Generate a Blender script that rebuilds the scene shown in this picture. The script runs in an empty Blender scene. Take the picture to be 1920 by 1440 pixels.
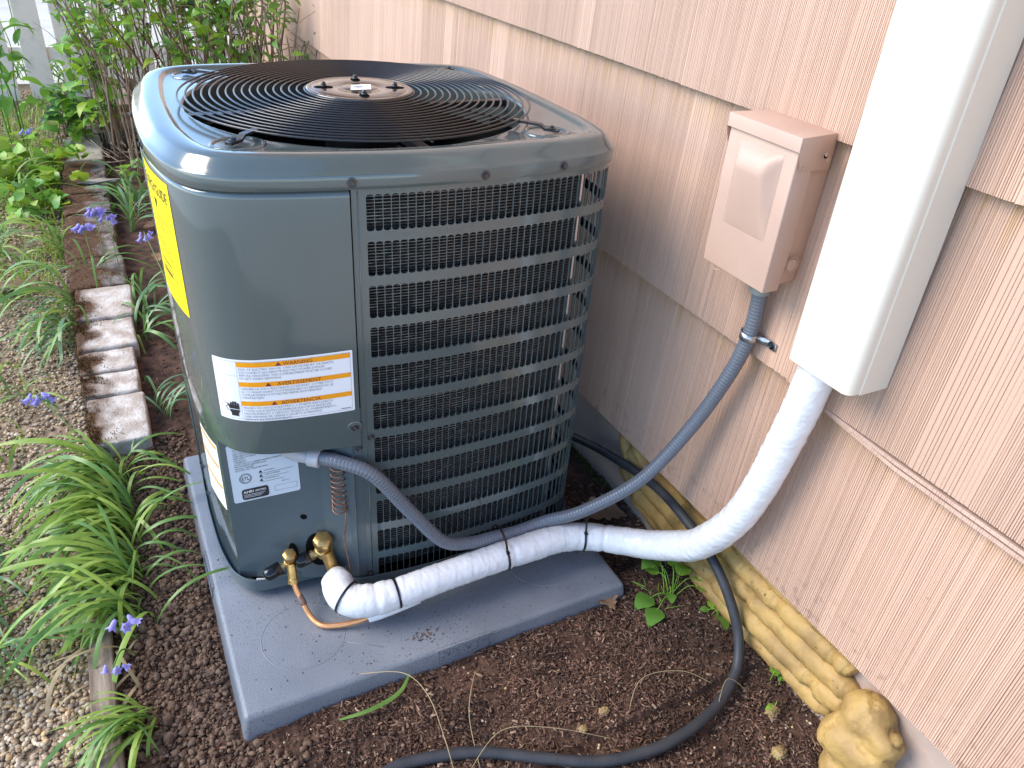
import bpy, bmesh, math, random
from mathutils import Vector, Matrix, noise
import numpy as np
rnd = random.Random(7)
PI = math.pi
S = bpy.context.scene
COL = S.collection

# ------------------------------------------------------------------ camera
cd = bpy.data.cameras.new('camera'); cam = bpy.data.objects.new('camera', cd); COL.objects.link(cam)
_R = ((0.89108649, -0.19038212, 0.41197028), (-0.44880432, -0.50443183, 0.73764708), (0.06737611, -0.84220139, -0.53493671))
M = Matrix(((_R[0][0], -_R[0][1], -_R[0][2], -0.0249), (_R[1][0], -_R[1][1], -_R[1][2], -0.859),
            (_R[2][0], -_R[2][1], -_R[2][2], 1.179), (0, 0, 0, 1)))
cam.matrix_world = M
cd.sensor_width = 36; cd.sensor_fit = 'HORIZONTAL'; cd.lens = 1445 / 1920 * 36
cd.clip_start = 0.02; cd.clip_end = 400
S.camera = cam

# ------------------------------------------------------------------ light
SUN = Vector((-0.92, 0.34, 0.0)).normalized()
EL = math.radians(40)
w = bpy.data.worlds.new('World'); S.world = w; w.use_nodes = True
nt = w.node_tree; nt.nodes.clear()
sky = nt.nodes.new('ShaderNodeTexSky'); sky.sky_type = 'NISHITA'; sky.sun_disc = False
sky.sun_elevation = EL; sky.sun_rotation = math.atan2(SUN.x, SUN.y); sky.air_density = 0.9; sky.dust_density = 0.0; sky.ozone_density = 3.0
bg = nt.nodes.new('ShaderNodeBackground'); bg.inputs['Strength'].default_value = 0.15
out = nt.nodes.new('ShaderNodeOutputWorld')
nt.links.new(sky.outputs[0], bg.inputs['Color']); nt.links.new(bg.outputs[0], out.inputs['Surface'])
sl = bpy.data.lights.new('sun', 'SUN'); sl.energy = 1.6; sl.angle = math.radians(38); sl.color = (1.0, 0.91, 0.78)
so = bpy.data.objects.new('sun', sl); COL.objects.link(so)
d = Vector((SUN.x * math.cos(EL), SUN.y * math.cos(EL), math.sin(EL)))
so.rotation_euler = d.to_track_quat('Z', 'Y').to_euler()
S.view_settings.view_transform = 'Standard'; S.view_settings.look = 'None'
S.view_settings.gamma = 1.0; S.view_settings.exposure = 1.58; S.view_settings.use_curve_mapping = False
try:
    S.cycles.max_bounces = 8; S.cycles.diffuse_bounces = 4; S.cycles.glossy_bounces = 4
except Exception:
    pass

# ------------------------------------------------------------------ helpers
def tag(o, label=None, cat=None, group=None, kind=None):
    if label: o['label'] = label
    if cat: o['category'] = cat
    if group: o['group'] = group
    if kind: o['kind'] = kind
    return o

def empty(name, loc, label=None, cat=None, group=None):
    o = bpy.data.objects.new(name, None); COL.objects.link(o); o.location = loc
    o.empty_display_size = 0.02
    bpy.context.view_layer.update() if False else None
    return tag(o, label, cat, group)

def link(name, me, parent=None, mat=None, smooth=None, world=True):
    """link a mesh whose vertices are in world space; under a parent the inverse translation is kept"""
    o = bpy.data.objects.new(name, me); COL.objects.link(o)
    if mat is not None and not me.materials: me.materials.append(mat)
    if smooth: me.shade_smooth()
    if parent is not None:
        o.parent = parent
        if world:
            p = Vector((0, 0, 0)); q = parent
            while q is not None: p += q.location; q = q.parent
            o.location = -p
    return o

def mesh(name, vs, fs):
    me = bpy.data.meshes.new(name); me.from_pydata([tuple(v) for v in vs], [], fs); me.update(); return me

def obj(name, vs, fs, mat, parent=None, smooth=False):
    return link(name, mesh(name, vs, fs), parent, mat, smooth)

class MB:
    def __init__(s): s.v = []; s.f = []
    def add(s, vs, fs):
        n = len(s.v); s.v += [tuple(v) for v in vs]; s.f += [tuple(i + n for i in f) for f in fs]
    def build(s, name, mat, parent=None, smooth=False):
        return obj(name, s.v, s.f, mat, parent, smooth)

def boxg(x0, x1, y0, y1, z0, z1):
    v = [(x, y, z) for z in (z0, z1) for y in (y0, y1) for x in (x0, x1)]
    f = [(0, 2, 3, 1), (4, 5, 7, 6), (0, 1, 5, 4), (2, 6, 7, 3), (0, 4, 6, 2), (1, 3, 7, 5)]
    return v, f

def catmull(P, n=8, closed=False):
    P = [Vector(p) for p in P]; N = len(P); out = []
    rng = range(N) if closed else range(N - 1)
    for i in rng:
        if closed: a, b, c, e = P[(i - 1) % N], P[i], P[(i + 1) % N], P[(i + 2) % N]
        else: a, b, c, e = P[max(i - 1, 0)], P[i], P[i + 1], P[min(i + 2, N - 1)]
        for k in range(n):
            t = k / n; t2 = t * t; t3 = t2 * t
            out.append(0.5 * ((2 * b) + (c - a) * t + (2 * a - 5 * b + 4 * c - e) * t2 + (3 * b - a - 3 * c + e) * t3))
    if not closed: out.append(P[-1].copy())
    return out

def resample(P, step):
    L = [0.0]
    for a, b in zip(P, P[1:]): L.append(L[-1] + (b - a).length)
    n = max(2, int(round(L[-1] / step))); out = []; j = 0
    for k in range(n + 1):
        t = L[-1] * k / n
        while j < len(P) - 2 and L[j + 1] < t: j += 1
        u = (t - L[j]) / max(1e-9, L[j + 1] - L[j]); out.append(P[j].lerp(P[j + 1], min(1, u)))
    return out

def tube(P, r, seg=12, cap=True, closed=False, rf=None):
    """P list of Vectors, r radius or list, rf(i, k) extra factor"""
    N = len(P); vs = []; fs = []
    T = []
    for i in range(N):
        if closed: t = P[(i + 1) % N] - P[(i - 1) % N]
        else: t = P[min(i + 1, N - 1)] - P[max(i - 1, 0)]
        T.append(t.normalized())
    up = Vector((0, 0, 1)) if abs(T[0].z) < 0.9 else Vector((1, 0, 0))
    nrm = (up - T[0] * up.dot(T[0])).normalized()
    for i in range(N):
        if i:
            nrm = (nrm - T[i] * nrm.dot(T[i]))
            nrm.normalize()
        bi = T[i].cross(nrm)
        rr = r[i] if isinstance(r, (list, tuple)) else r
        for k in range(seg):
            a = 2 * PI * k / seg; q = rr * (rf(i, k) if rf else 1)
            vs.append(P[i] + (nrm * math.cos(a) + bi * math.sin(a)) * q)
    R = N if closed else N - 1
    for i in range(R):
        for k in range(seg):
            a = i * seg + k; b = i * seg + (k + 1) % seg; j = (i + 1) % N
            fs.append((a, b, j * seg + (k + 1) % seg, j * seg + k))
    if cap and not closed:
        fs.append(tuple(reversed(range(seg)))); fs.append(tuple(range((N - 1) * seg, N * seg)))
    return vs, fs

def lathe(prof, c, axis, seg=24, cap=True):
    """prof [(r, h)] around axis through c"""
    ax = Vector(axis).normalized(); u = ax.orthogonal().normalized(); v = ax.cross(u); c = Vector(c)
    vs = []; fs = []
    for r, h in prof:
        for k in range(seg):
            a = 2 * PI * k / seg; vs.append(c + ax * h + (u * math.cos(a) + v * math.sin(a)) * r)
    for i in range(len(prof) - 1):
        for k in range(seg):
            fs.append((i * seg + k, i * seg + (k + 1) % seg, (i + 1) * seg + (k + 1) % seg, (i + 1) * seg + k))
    if cap:
        fs.append(tuple(reversed(range(seg)))); fs.append(tuple(range((len(prof) - 1) * seg, len(prof) * seg)))
    return vs, fs

def bevel(o, wd, seg=2, ang=0.6):
    bm = bmesh.new(); bm.from_mesh(o.data)
    es = [e for e in bm.edges if len(e.link_faces) == 2 and e.calc_face_angle(0) > ang]
    bmesh.ops.bevel(bm, geom=es, offset=wd, segments=seg, profile=0.5, affect='EDGES', clamp_overlap=True)
    bm.to_mesh(o.data); bm.free(); o.data.shade_smooth()
    try: o.data.set_sharp_from_angle(angle=0.7)
    except Exception: pass
    return o

def sharp(o, a=0.6):
    o.data.shade_smooth()
    try: o.data.set_sharp_from_angle(angle=a)
    except Exception: pass
    return o

# ------------------------------------------------------------------ materials
def mat(name, color, rough=0.5, metal=0.0, color2=None, scale=20.0, bump=0.0, bscale=60.0, coat=0.0, detail=4, spec=0.5,
        lo=0.35, hi=0.65, island=None, sheen=0, trans=0.0, stretch=None, rvar=0.0):
    m = bpy.data.materials.new(name); m.use_nodes = True; n = m.node_tree.nodes; l = m.node_tree.links
    b = n['Principled BSDF']
    b.inputs['Roughness'].default_value = rough; b.inputs['Metallic'].default_value = metal
    b.inputs['Coat Weight'].default_value = coat; b.inputs['Coat Roughness'].default_value = 0.06
    b.inputs['Specular IOR Level'].default_value = spec
    b.inputs['Base Color'].default_value = (*color, 1)
    tc = n.new('ShaderNodeTexCoord'); vec = tc.outputs['Object']
    if stretch:
        mp = n.new('ShaderNodeMapping'); mp.inputs['Scale'].default_value = stretch
        l.new(vec, mp.inputs['Vector']); vec = mp.outputs[0]
    colout = None
    if color2 is not None:
        t = n.new('ShaderNodeTexNoise'); t.inputs['Scale'].default_value = scale; t.inputs['Detail'].default_value = detail
        l.new(vec, t.inputs['Vector'])
        r = n.new('ShaderNodeValToRGB'); r.color_ramp.elements[0].position = lo; r.color_ramp.elements[1].position = hi
        r.color_ramp.elements[0].color = (*color, 1); r.color_ramp.elements[1].color = (*color2, 1)
        l.new(t.outputs['Fac'], r.inputs[0]); colout = r.outputs[0]
    if island is not None:     # list of colours chosen per loose piece
        g = n.new('ShaderNodeNewGeometry'); r = n.new('ShaderNodeValToRGB'); e = r.color_ramp.elements
        while len(e) < len(island): e.new(0.5)
        for i, c in enumerate(island):
            e[i].position = i / max(1, len(island) - 1); e[i].color = (*c, 1)
        l.new(g.outputs['Random Per Island'], r.inputs[0]); colout = r.outputs[0]
        if color2 is not None:
            mx = n.new('ShaderNodeMix'); mx.data_type = 'RGBA'; mx.blend_type = 'MULTIPLY'; mx.inputs[0].default_value = 0.9
            l.new(r.outputs[0], mx.inputs[6])
            t2 = n.new('ShaderNodeMapRange'); t2.inputs['From Min'].default_value = 0.3; t2.inputs['From Max'].default_value = 0.7; t2.inputs['To Min'].default_value = 0.38; t2.inputs['To Max'].default_value = 1.15
            l.new(t.outputs['Fac'], t2.inputs[0]); l.new(t2.outputs[0], mx.inputs[7]); colout = mx.outputs[2]
    if colout is not None: l.new(colout, b.inputs['Base Color'])
    if rvar:
        t3 = n.new('ShaderNodeTexNoise'); t3.inputs['Scale'].default_value = 14; t3.inputs['Detail'].default_value = 5
        l.new(vec, t3.inputs['Vector'])
        mr = n.new('ShaderNodeMapRange'); mr.inputs['From Min'].default_value = 0.35; mr.inputs['From Max'].default_value = 0.7
        mr.inputs['To Min'].default_value = rough; mr.inputs['To Max'].default_value = rough + rvar
        l.new(t3.outputs['Fac'], mr.inputs[0]); l.new(mr.outputs[0], b.inputs['Roughness'])
    if bump:
        t = n.new('ShaderNodeTexNoise'); t.inputs['Scale'].default_value = bscale; t.inputs['Detail'].default_value = 6
        l.new(vec, t.inputs['Vector'])
        bp = n.new('ShaderNodeBump'); bp.inputs['Strength'].default_value = bump; bp.inputs['Distance'].default_value = 0.004
        l.new(t.outputs['Fac'], bp.inputs['Height']); l.new(bp.outputs[0], b.inputs['Normal'])
    if trans:
        b.inputs['Transmission Weight'].default_value = 0
        tr = n.new('ShaderNodeBsdfTranslucent'); mxs = n.new('ShaderNodeMixShader'); mxs.inputs[0].default_value = trans
        if colout is not None: l.new(colout, tr.inputs['Color'])
        else: tr.inputs['Color'].default_value = (*color, 1)
        l.new(b.outputs[0], mxs.inputs[1]); l.new(tr.outputs[0], mxs.inputs[2]); l.new(mxs.outputs[0], n['Material Output'].inputs['Surface'])
    return m

PAINT = mat('slate_paint', (0.083, 0.108, 0.107), rough=0.2, coat=0.8, bump=0.0)
PAINT_D = mat('slate_paint_inner', (0.075, 0.10, 0.11), rough=0.3, coat=0.3, color2=(0.085, 0.11, 0.12), scale=6, bump=0.03, bscale=25)
BLACK = mat('black_metal', (0.012, 0.012, 0.013), rough=0.3, coat=0.3)
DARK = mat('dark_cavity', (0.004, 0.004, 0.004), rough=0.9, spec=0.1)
ALU = mat('coil_aluminium', (0.15, 0.155, 0.155), rough=0.30, metal=0.6, color2=(0.10, 0.104, 0.105), scale=3, detail=2, lo=.4, hi=.6)
ALUB = mat('bright_aluminium', (0.75, 0.77, 0.8), rough=0.25, metal=0.9)
ZINC = mat('zinc_steel', (0.55, 0.57, 0.6), rough=0.3, metal=0.9, color2=(0.4, 0.42, 0.45), scale=60)
SCREW = mat('screw_steel', (0.09, 0.09, 0.095), rough=0.25, metal=0.8)
BRASS = mat('brass', (0.62, 0.42, 0.16), rough=0.3, metal=0.85, color2=(0.42, 0.26, 0.09), scale=70, bump=0.06, bscale=180)
COPPER = mat('copper', (0.86, 0.40, 0.17), rough=0.28, metal=0.7, color2=(0.62, 0.26, 0.10), scale=30, lo=0.5, hi=0.8)
COPPER_D = mat('oxidised_copper', (0.36, 0.22, 0.16), rough=0.4, metal=0.7, color2=(0.22, 0.12, 0.09), scale=50)
RUB = mat('black_rubber', (0.006, 0.006, 0.007), rough=0.14)
HOSE = mat('hose_rubber', (0.028, 0.03, 0.035), rough=0.55, color2=(0.045, 0.045, 0.05), scale=30, bump=0.15, bscale=300)
COND = mat('grey_conduit_plastic', (0.13, 0.145, 0.175), rough=0.27, bump=0.05, bscale=200)
COND_D = mat('conduit_fitting', (0.42, 0.43, 0.45), rough=0.4)
GREYFIT = mat('grey_fitting', (0.22, 0.25, 0.24), rough=0.45)
WRAP = mat('white_vinyl_wrap', (0.76, 0.76, 0.77), rough=0.28, color2=(0.72, 0.72, 0.73), scale=18, bump=0.45, bscale=60)
TIE = mat('black_tie', (0.01, 0.01, 0.012), rough=0.35)
PADM = None
WHITE = mat('label_white', (0.82, 0.83, 0.85), rough=0.4)
SILVERL = mat('label_silver', (0.50, 0.56, 0.62), rough=0.35)
CREAML = mat('label_cream', (0.80, 0.78, 0.70), rough=0.45)
YEL = mat('label_yellow', (0.90, 0.72, 0.0), rough=0.45)
ORG = mat('label_orange', (0.90, 0.34, 0.0), rough=0.45)
INK = mat('print_black', (0.02, 0.02, 0.025), rough=0.5)
INKG = mat('print_grey', (0.22, 0.22, 0.25), rough=0.5)
INKR = mat('print_maroon', (0.20, 0.03, 0.03), rough=0.5)
BOXP = mat('painted_box', (0.55, 0.375, 0.29), rough=0.5, color2=(0.51, 0.34, 0.26), scale=9, bump=0.08, bscale=120, coat=0.0)
VINYL = mat('cream_vinyl', (0.68, 0.63, 0.53), rough=0.42)
FOAM = mat('spray_foam', (0.47, 0.295, 0.095), rough=0.62, color2=(0.22, 0.13, 0.05), scale=14, bump=0.6, bscale=75, lo=0.42, hi=0.75, detail=9)
FOAMD = mat('dirty_foam', (0.36, 0.25, 0.10), rough=0.7, color2=(0.20, 0.13, 0.06), scale=50, bump=0.8, bscale=120, detail=8)
LEAFM = [mat('leaf_bright', (0.32, 0.54, 0.06), rough=0.4, color2=(0.23, 0.45, 0.05), scale=30, trans=0.35),
         mat('leaf_mid', (0.18, 0.38, 0.06), rough=0.4, color2=(0.13, 0.30, 0.045), scale=30, trans=0.3),
         mat('leaf_dark', (0.06, 0.155, 0.05), rough=0.38, color2=(0.045, 0.12, 0.035), scale=30, trans=0.25)]
LEAFY = mat('leaf_yellow_green', (0.42, 0.52, 0.04), rough=0.4, color2=(0.28, 0.44, 0.04), scale=30, trans=0.4)
BLADEM = [mat('blade_bright', (0.40, 0.52, 0.09), rough=0.34, color2=(0.20, 0.36, 0.05), scale=20, trans=0.35),
          mat('blade_mid', (0.19, 0.34, 0.07), rough=0.32, color2=(0.12, 0.25, 0.05), scale=20, trans=0.3),
          mat('blade_cool', (0.11, 0.22, 0.09), rough=0.32, color2=(0.16, 0.28, 0.10), scale=20, trans=0.25)]
STRAW = mat('dry_straw', (0.42, 0.32, 0.17), rough=0.6, color2=(0.30, 0.22, 0.12), scale=30)
TWIG = mat('tan_twig', (0.24, 0.16, 0.10), rough=0.7, color2=(0.34, 0.25, 0.17), scale=40)
TWIGR = mat('red_twig', (0.16, 0.06, 0.04), rough=0.5, color2=(0.10, 0.04, 0.03), scale=30)
DEADL = mat('dead_leaf', (0.36, 0.22, 0.12), rough=0.6, color2=(0.24, 0.14, 0.08), scale=50, bump=0.3, bscale=80, trans=0.15)
PETAL = mat('bluebell_petal', (0.30, 0.25, 0.68), rough=0.5, color2=(0.48, 0.43, 0.82), scale=60, trans=0.3)
FENCEM = mat('weathered_white_paint', (0.86, 0.79, 0.66), rough=0.7, color2=(0.66, 0.61, 0.52), scale=22, detail=8, lo=0.5, hi=0.75, bump=0.2, bscale=60)
OLDWOOD = mat('weathered_wood', (0.17, 0.12, 0.085), rough=0.85, color2=(0.34, 0.27, 0.20), scale=40, bump=0.9, bscale=70, stretch=(1.5, 0.12, 1), detail=9, lo=.4, hi=.6)
STONE = mat('dark_stone', (0.085, 0.075, 0.065), rough=0.85, color2=(0.20, 0.17, 0.13), scale=14, bump=0.5, bscale=50, detail=8)
SOIL = mat('dark_soil', (0.04, 0.02, 0.012), rough=0.95, color2=(0.12, 0.062, 0.038), scale=35, detail=10, bump=0.8, bscale=160)
GRAVBASE = mat('gravel_bed', (0.20, 0.14, 0.085), rough=0.95, color2=(0.38, 0.28, 0.18), scale=60, detail=10, bump=0.8, bscale=120)
CHIP = mat('mulch_chip', (0.1, 0.05, 0.03), rough=0.8, island=[(0.04, 0.02, 0.013), (0.12, 0.056, 0.034), (0.06, 0.03, 0.019), (0.19, 0.095, 0.058), (0.085, 0.04, 0.025), (0.27, 0.155, 0.10), (0.14, 0.066, 0.04), (0.42, 0.28, 0.19)], color2=(1, 1, 1), scale=9)
CLOD = mat('soil_clod', (0.1, 0.07, 0.05), rough=0.95, island=[(0.16, 0.095, 0.058), (0.23, 0.145, 0.092), (0.11, 0.062, 0.038), (0.28, 0.185, 0.12)], color2=(1, 1, 1), scale=120, bump=0.6, bscale=200)
PEB = mat('pebble', (0.3, 0.26, 0.2), rough=0.6, island=[(0.56, 0.41, 0.25), (0.34, 0.24, 0.15), (0.66, 0.52, 0.35), (0.44, 0.33, 0.21), (0.27, 0.20, 0.14), (0.66, 0.44, 0.20), (0.50, 0.38, 0.25), (0.78, 0.66, 0.50)], color2=(1, 1, 1), scale=60)
PAVE = mat('pale_concrete', (0.66, 0.60, 0.49), rough=0.9, color2=(0.56, 0.50, 0.40), scale=4)
SOFFIT = mat('soffit_paint', (0.50, 0.36, 0.29), rough=0.6)
MOSSF = mat('moss_fibre', (0.1, 0.05, 0.02), rough=0.9, island=[(0.05, 0.024, 0.01), (0.12, 0.052, 0.015), (0.20, 0.095, 0.02), (0.08, 0.045, 0.016), (0.17, 0.13, 0.025)])
MOSSG = mat('green_moss', (0.06, 0.10, 0.02), rough=0.9, island=[(0.05, 0.09, 0.02), (0.10, 0.15, 0.03), (0.16, 0.15, 0.04)])

def special_mats():
    # siding paint: pinkish tan with ochre stains under every lap and faint vertical streaks
    m = bpy.data.materials.new('siding_paint'); m.use_nodes = True; n = m.node_tree.nodes; l = m.node_tree.links
    b = n['Principled BSDF']; b.inputs['Roughness'].default_value = 0.5; b.inputs['Specular IOR Level'].default_value = 0.35
    g = n.new('ShaderNodeNewGeometry'); sep = n.new('ShaderNodeSeparateXYZ'); l.new(g.outputs['Position'], sep.inputs[0])
    def math_(op, a, bv, clamp=False):
        q = n.new('ShaderNodeMath'); q.operation = op; q.use_clamp = clamp
        for i, x in enumerate((a, bv)):
            if x is None: continue
            if isinstance(x, (int, float)): q.inputs[i].default_value = x
            else: l.new(x, q.inputs[i])
        return q.outputs[0]
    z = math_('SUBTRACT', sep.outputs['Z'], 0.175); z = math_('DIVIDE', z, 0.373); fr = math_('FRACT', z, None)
    up = n.new('ShaderNodeMapRange'); up.inputs['From Min'].default_value = 0.80; up.inputs['From Max'].default_value = 1.0
    l.new(fr, up.inputs[0])
    mp = n.new('ShaderNodeMapping'); mp.inputs['Scale'].default_value = (1, 60, 2.5); l.new(g.outputs['Position'], mp.inputs['Vector'])
    t = n.new('ShaderNodeTexNoise'); t.inputs['Scale'].default_value = 1.6; t.inputs['Detail'].default_value = 4; l.new(mp.outputs[0], t.inputs['Vector'])
    st = n.new('ShaderNodeMapRange'); st.inputs['From Min'].default_value = 0.42; st.inputs['From Max'].default_value = 0.68; l.new(t.outputs['Fac'], st.inputs[0])
    fac = math_('MULTIPLY', up.outputs[0], st.outputs[0]); fac = math_('MULTIPLY', fac, 0.75)
    t2 = n.new('ShaderNodeTexNoise'); t2.inputs['Scale'].default_value = 5; t2.inputs['Detail'].default_value = 6; l.new(g.outputs['Position'], t2.inputs['Vector'])
    base = n.new('ShaderNodeValToRGB'); base.color_ramp.elements[0].color = (0.56, 0.37, 0.27, 1); base.color_ramp.elements[1].color = (0.605, 0.405, 0.30, 1)
    base.color_ramp.elements[0].position = 0.35; base.color_ramp.elements[1].position = 0.7; l.new(t2.outputs['Fac'], base.inputs[0])
    oi = n.new('ShaderNodeObjectInfo'); orr = n.new('ShaderNodeMapRange'); orr.inputs['To Min'].default_value = 0.93; orr.inputs['To Max'].default_value = 1.06; l.new(oi.outputs['Random'], orr.inputs[0])
    vv = n.new('ShaderNodeMix'); vv.data_type = 'RGBA'; vv.blend_type = 'MULTIPLY'; vv.inputs[0].default_value = 1; l.new(base.outputs[0], vv.inputs[6]); l.new(orr.outputs[0], vv.inputs[7])
    # soil splash near the bottom edge
    sz = n.new('ShaderNodeMapRange'); sz.inputs['From Min'].default_value = 0.30; sz.inputs['From Max'].default_value = 0.17; l.new(sep.outputs['Z'], sz.inputs[0])
    sn = n.new('ShaderNodeTexNoise'); sn.inputs['Scale'].default_value = 55; sn.inputs['Detail'].default_value = 6; l.new(g.outputs['Position'], sn.inputs['Vector'])
    sm = n.new('ShaderNodeMapRange'); sm.inputs['From Min'].default_value = 0.56; sm.inputs['From Max'].default_value = 0.66; l.new(sn.outputs['Fac'], sm.inputs[0])
    sf = math_('MULTIPLY', sz.outputs[0], sm.outputs[0]); sf = math_('MULTIPLY', sf, 0.5)
    ms = n.new('ShaderNodeMix'); ms.data_type = 'RGBA'; l.new(sf, ms.inputs[0]); l.new(vv.outputs[2], ms.inputs[6]); ms.inputs[7].default_value = (0.26, 0.16, 0.10, 1)
    mx = n.new('ShaderNodeMix'); mx.data_type = 'RGBA'; l.new(fac, mx.inputs[0]); l.new(ms.outputs[2], mx.inputs[6]); mx.inputs[7].default_value = (0.44, 0.27, 0.10, 1)
    # fine vertical streaks of grime and painted groove shade in the combed grain
    mp3 = n.new('ShaderNodeMapping'); mp3.inputs['Scale'].default_value = (1, 320, 1.5); l.new(g.outputs['Position'], mp3.inputs['Vector'])
    t3 = n.new('ShaderNodeTexNoise'); t3.inputs['Scale'].default_value = 1.0; t3.inputs['Detail'].default_value = 3; l.new(mp3.outputs[0], t3.inputs['Vector'])
    s3 = n.new('ShaderNodeMapRange'); s3.inputs['From Min'].default_value = 0.5; s3.inputs['From Max'].default_value = 0.75; s3.inputs['To Max'].default_value = 0.25; l.new(t3.outputs['Fac'], s3.inputs[0])
    mx2 = n.new('ShaderNodeMix'); mx2.data_type = 'RGBA'; l.new(s3.outputs[0], mx2.inputs[0]); l.new(mx.outputs[2], mx2.inputs[6]); mx2.inputs[7].default_value = (0.36, 0.22, 0.16, 1)
    # specks
    vo = n.new('ShaderNodeTexNoise'); vo.inputs['Scale'].default_value = 140; vo.inputs['Detail'].default_value = 2; l.new(g.outputs['Position'], vo.inputs['Vector'])
    s4 = n.new('ShaderNodeMapRange'); s4.inputs['From Min'].default_value = 0.73; s4.inputs['From Max'].default_value = 0.78; s4.inputs['To Max'].default_value = 0.5; l.new(vo.outputs['Fac'], s4.inputs[0])
    mx4 = n.new('ShaderNodeMix'); mx4.data_type = 'RGBA'; l.new(s4.outputs[0], mx4.inputs[0]); l.new(mx2.outputs[2], mx4.inputs[6]); mx4.inputs[7].default_value = (0.25, 0.13, 0.07, 1)
    lap_shade = n.new('ShaderNodeMapRange'); lap_shade.inputs['From Min'].default_value = 0.982; lap_shade.inputs['From Max'].default_value = 0.994; lap_shade.inputs['To Max'].default_value = 0.8; l.new(fr, lap_shade.inputs[0])  # thin shade line below each lap, painted into the colour
    mx6 = n.new('ShaderNodeMix'); mx6.data_type = 'RGBA'; l.new(lap_shade.outputs[0], mx6.inputs[0]); l.new(mx4.outputs[2], mx6.inputs[6]); mx6.inputs[7].default_value = (0.10, 0.06, 0.035, 1)
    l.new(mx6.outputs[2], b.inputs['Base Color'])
    mp5 = n.new('ShaderNodeMapping'); mp5.inputs['Scale'].default_value = (1, 260, 3); l.new(g.outputs['Position'], mp5.inputs['Vector'])
    t5 = n.new('ShaderNodeTexNoise'); t5.inputs['Scale'].default_value = 1.0; t5.inputs['Detail'].default_value = 5; l.new(mp5.outputs[0], t5.inputs['Vector'])
    bp = n.new('ShaderNodeBump'); bp.inputs['Strength'].default_value = 0.35; bp.inputs['Distance'].default_value = 0.002
    l.new(t5.outputs['Fac'], bp.inputs['Height']); l.new(bp.outputs[0], b.inputs['Normal'])
    # foundation: painted concrete, flaking low down
    f = mat('foundation_paint', (0.42, 0.31, 0.26), rough=0.8, color2=(0.50, 0.38, 0.31), scale=7, detail=8, bump=0.7, bscale=45)
    # pad plastic with speckles and scuffs
    p = bpy.data.materials.new('pad_plastic'); p.use_nodes = True; n = p.node_tree.nodes; l = p.node_tree.links
    b = n['Principled BSDF']; b.inputs['Roughness'].default_value = 0.30
    tc = n.new('ShaderNodeTexCoord')
    t = n.new('ShaderNodeTexNoise'); t.inputs['Scale'].default_value = 5; t.inputs['Detail'].default_value = 6; l.new(tc.outputs['Object'], t.inputs['Vector'])
    r = n.new('ShaderNodeValToRGB'); r.color_ramp.elements[0].position = 0.35; r.color_ramp.elements[1].position = 0.7
    r.color_ramp.elements[0].color = (0.155, 0.17, 0.195, 1); r.color_ramp.elements[1].color = (0.235, 0.25, 0.275, 1); l.new(t.outputs['Fac'], r.inputs[0])
    t2 = n.new('ShaderNodeTexNoise'); t2.inputs['Scale'].default_value = 260; t2.inputs['Detail'].default_value = 2; l.new(tc.outputs['Object'], t2.inputs['Vector'])
    t4 = n.new('ShaderNodeTexNoise'); t4.inputs['Scale'].default_value = 4.0; l.new(tc.outputs['Object'], t4.inputs['Vector'])
    ad = n.new('ShaderNodeMath'); ad.operation = 'MULTIPLY_ADD'; ad.inputs[1].default_value = 0.25; l.new(t4.outputs['Fac'], ad.inputs[0]); l.new(t2.outputs['Fac'], ad.inputs[2])
    s = n.new('ShaderNodeMapRange'); s.inputs['From Min'].default_value = 0.755; s.inputs['From Max'].default_value = 0.80; s.inputs['To Max'].default_value = 0.6; l.new(ad.outputs[0], s.inputs[0])
    mx = n.new('ShaderNodeMix'); mx.data_type = 'RGBA'; l.new(s.outputs[0], mx.inputs[0]); l.new(r.outputs[0], mx.inputs[6]); mx.inputs[7].default_value = (0.05, 0.035, 0.03, 1)
    l.new(mx.outputs[2], b.inputs['Base Color'])
    t3 = n.new('ShaderNodeTexNoise'); t3.inputs['Scale'].default_value = 500; l.new(tc.outputs['Object'], t3.inputs['Vector'])
    bp = n.new('ShaderNodeBump'); bp.inputs['Strength'].default_value = 0.5; bp.inputs['Distance'].default_value = 0.002; l.new(t3.outputs['Fac'], bp.inputs['Height']); l.new(bp.outputs[0], b.inputs['Normal'])
    # concrete brick: brown moss creeping in from the left and from the joints (mask in object space)
    def brick(name, c1, c2, edge, amount):
        q = bpy.data.materials.new(name); q.use_nodes = True; n = q.node_tree.nodes; l = q.node_tree.links
        b = n['Principled BSDF']; b.inputs['Roughness'].default_value = 0.9
        g = n.new('ShaderNodeNewGeometry'); sp = n.new('ShaderNodeSeparateXYZ'); l.new(g.outputs['Position'], sp.inputs[0])
        t = n.new('ShaderNodeTexNoise'); t.inputs['Scale'].default_value = 22; t.inputs['Detail'].default_value = 8; l.new(g.outputs['Position'], t.inputs['Vector'])
        r = n.new('ShaderNodeValToRGB'); r.color_ramp.elements[0].position = 0.4; r.color_ramp.elements[1].position = 0.62
        r.color_ramp.elements[0].color = (*c1, 1); r.color_ramp.elements[1].color = (*c2, 1); l.new(t.outputs['Fac'], r.inputs[0])
        t2 = n.new('ShaderNodeTexNoise'); t2.inputs['Scale'].default_value = 12; t2.inputs['Detail'].default_value = 9; l.new(g.outputs['Position'], t2.inputs['Vector'])
        a = n.new('ShaderNodeMath'); a.operation = 'MULTIPLY_ADD'; a.inputs[1].default_value = -5.0
        # a = -9*(x) - 9*|edge| -> positive left of the edge
        a.inputs[2].default_value = 5.0 * edge
        l.new(sp.outputs['X'], a.inputs[0])
        s = n.new('ShaderNodeMath'); s.operation = 'ADD'; l.new(a.outputs[0], s.inputs[0]); l.new(t2.outputs['Fac'], s.inputs[1])
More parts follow.
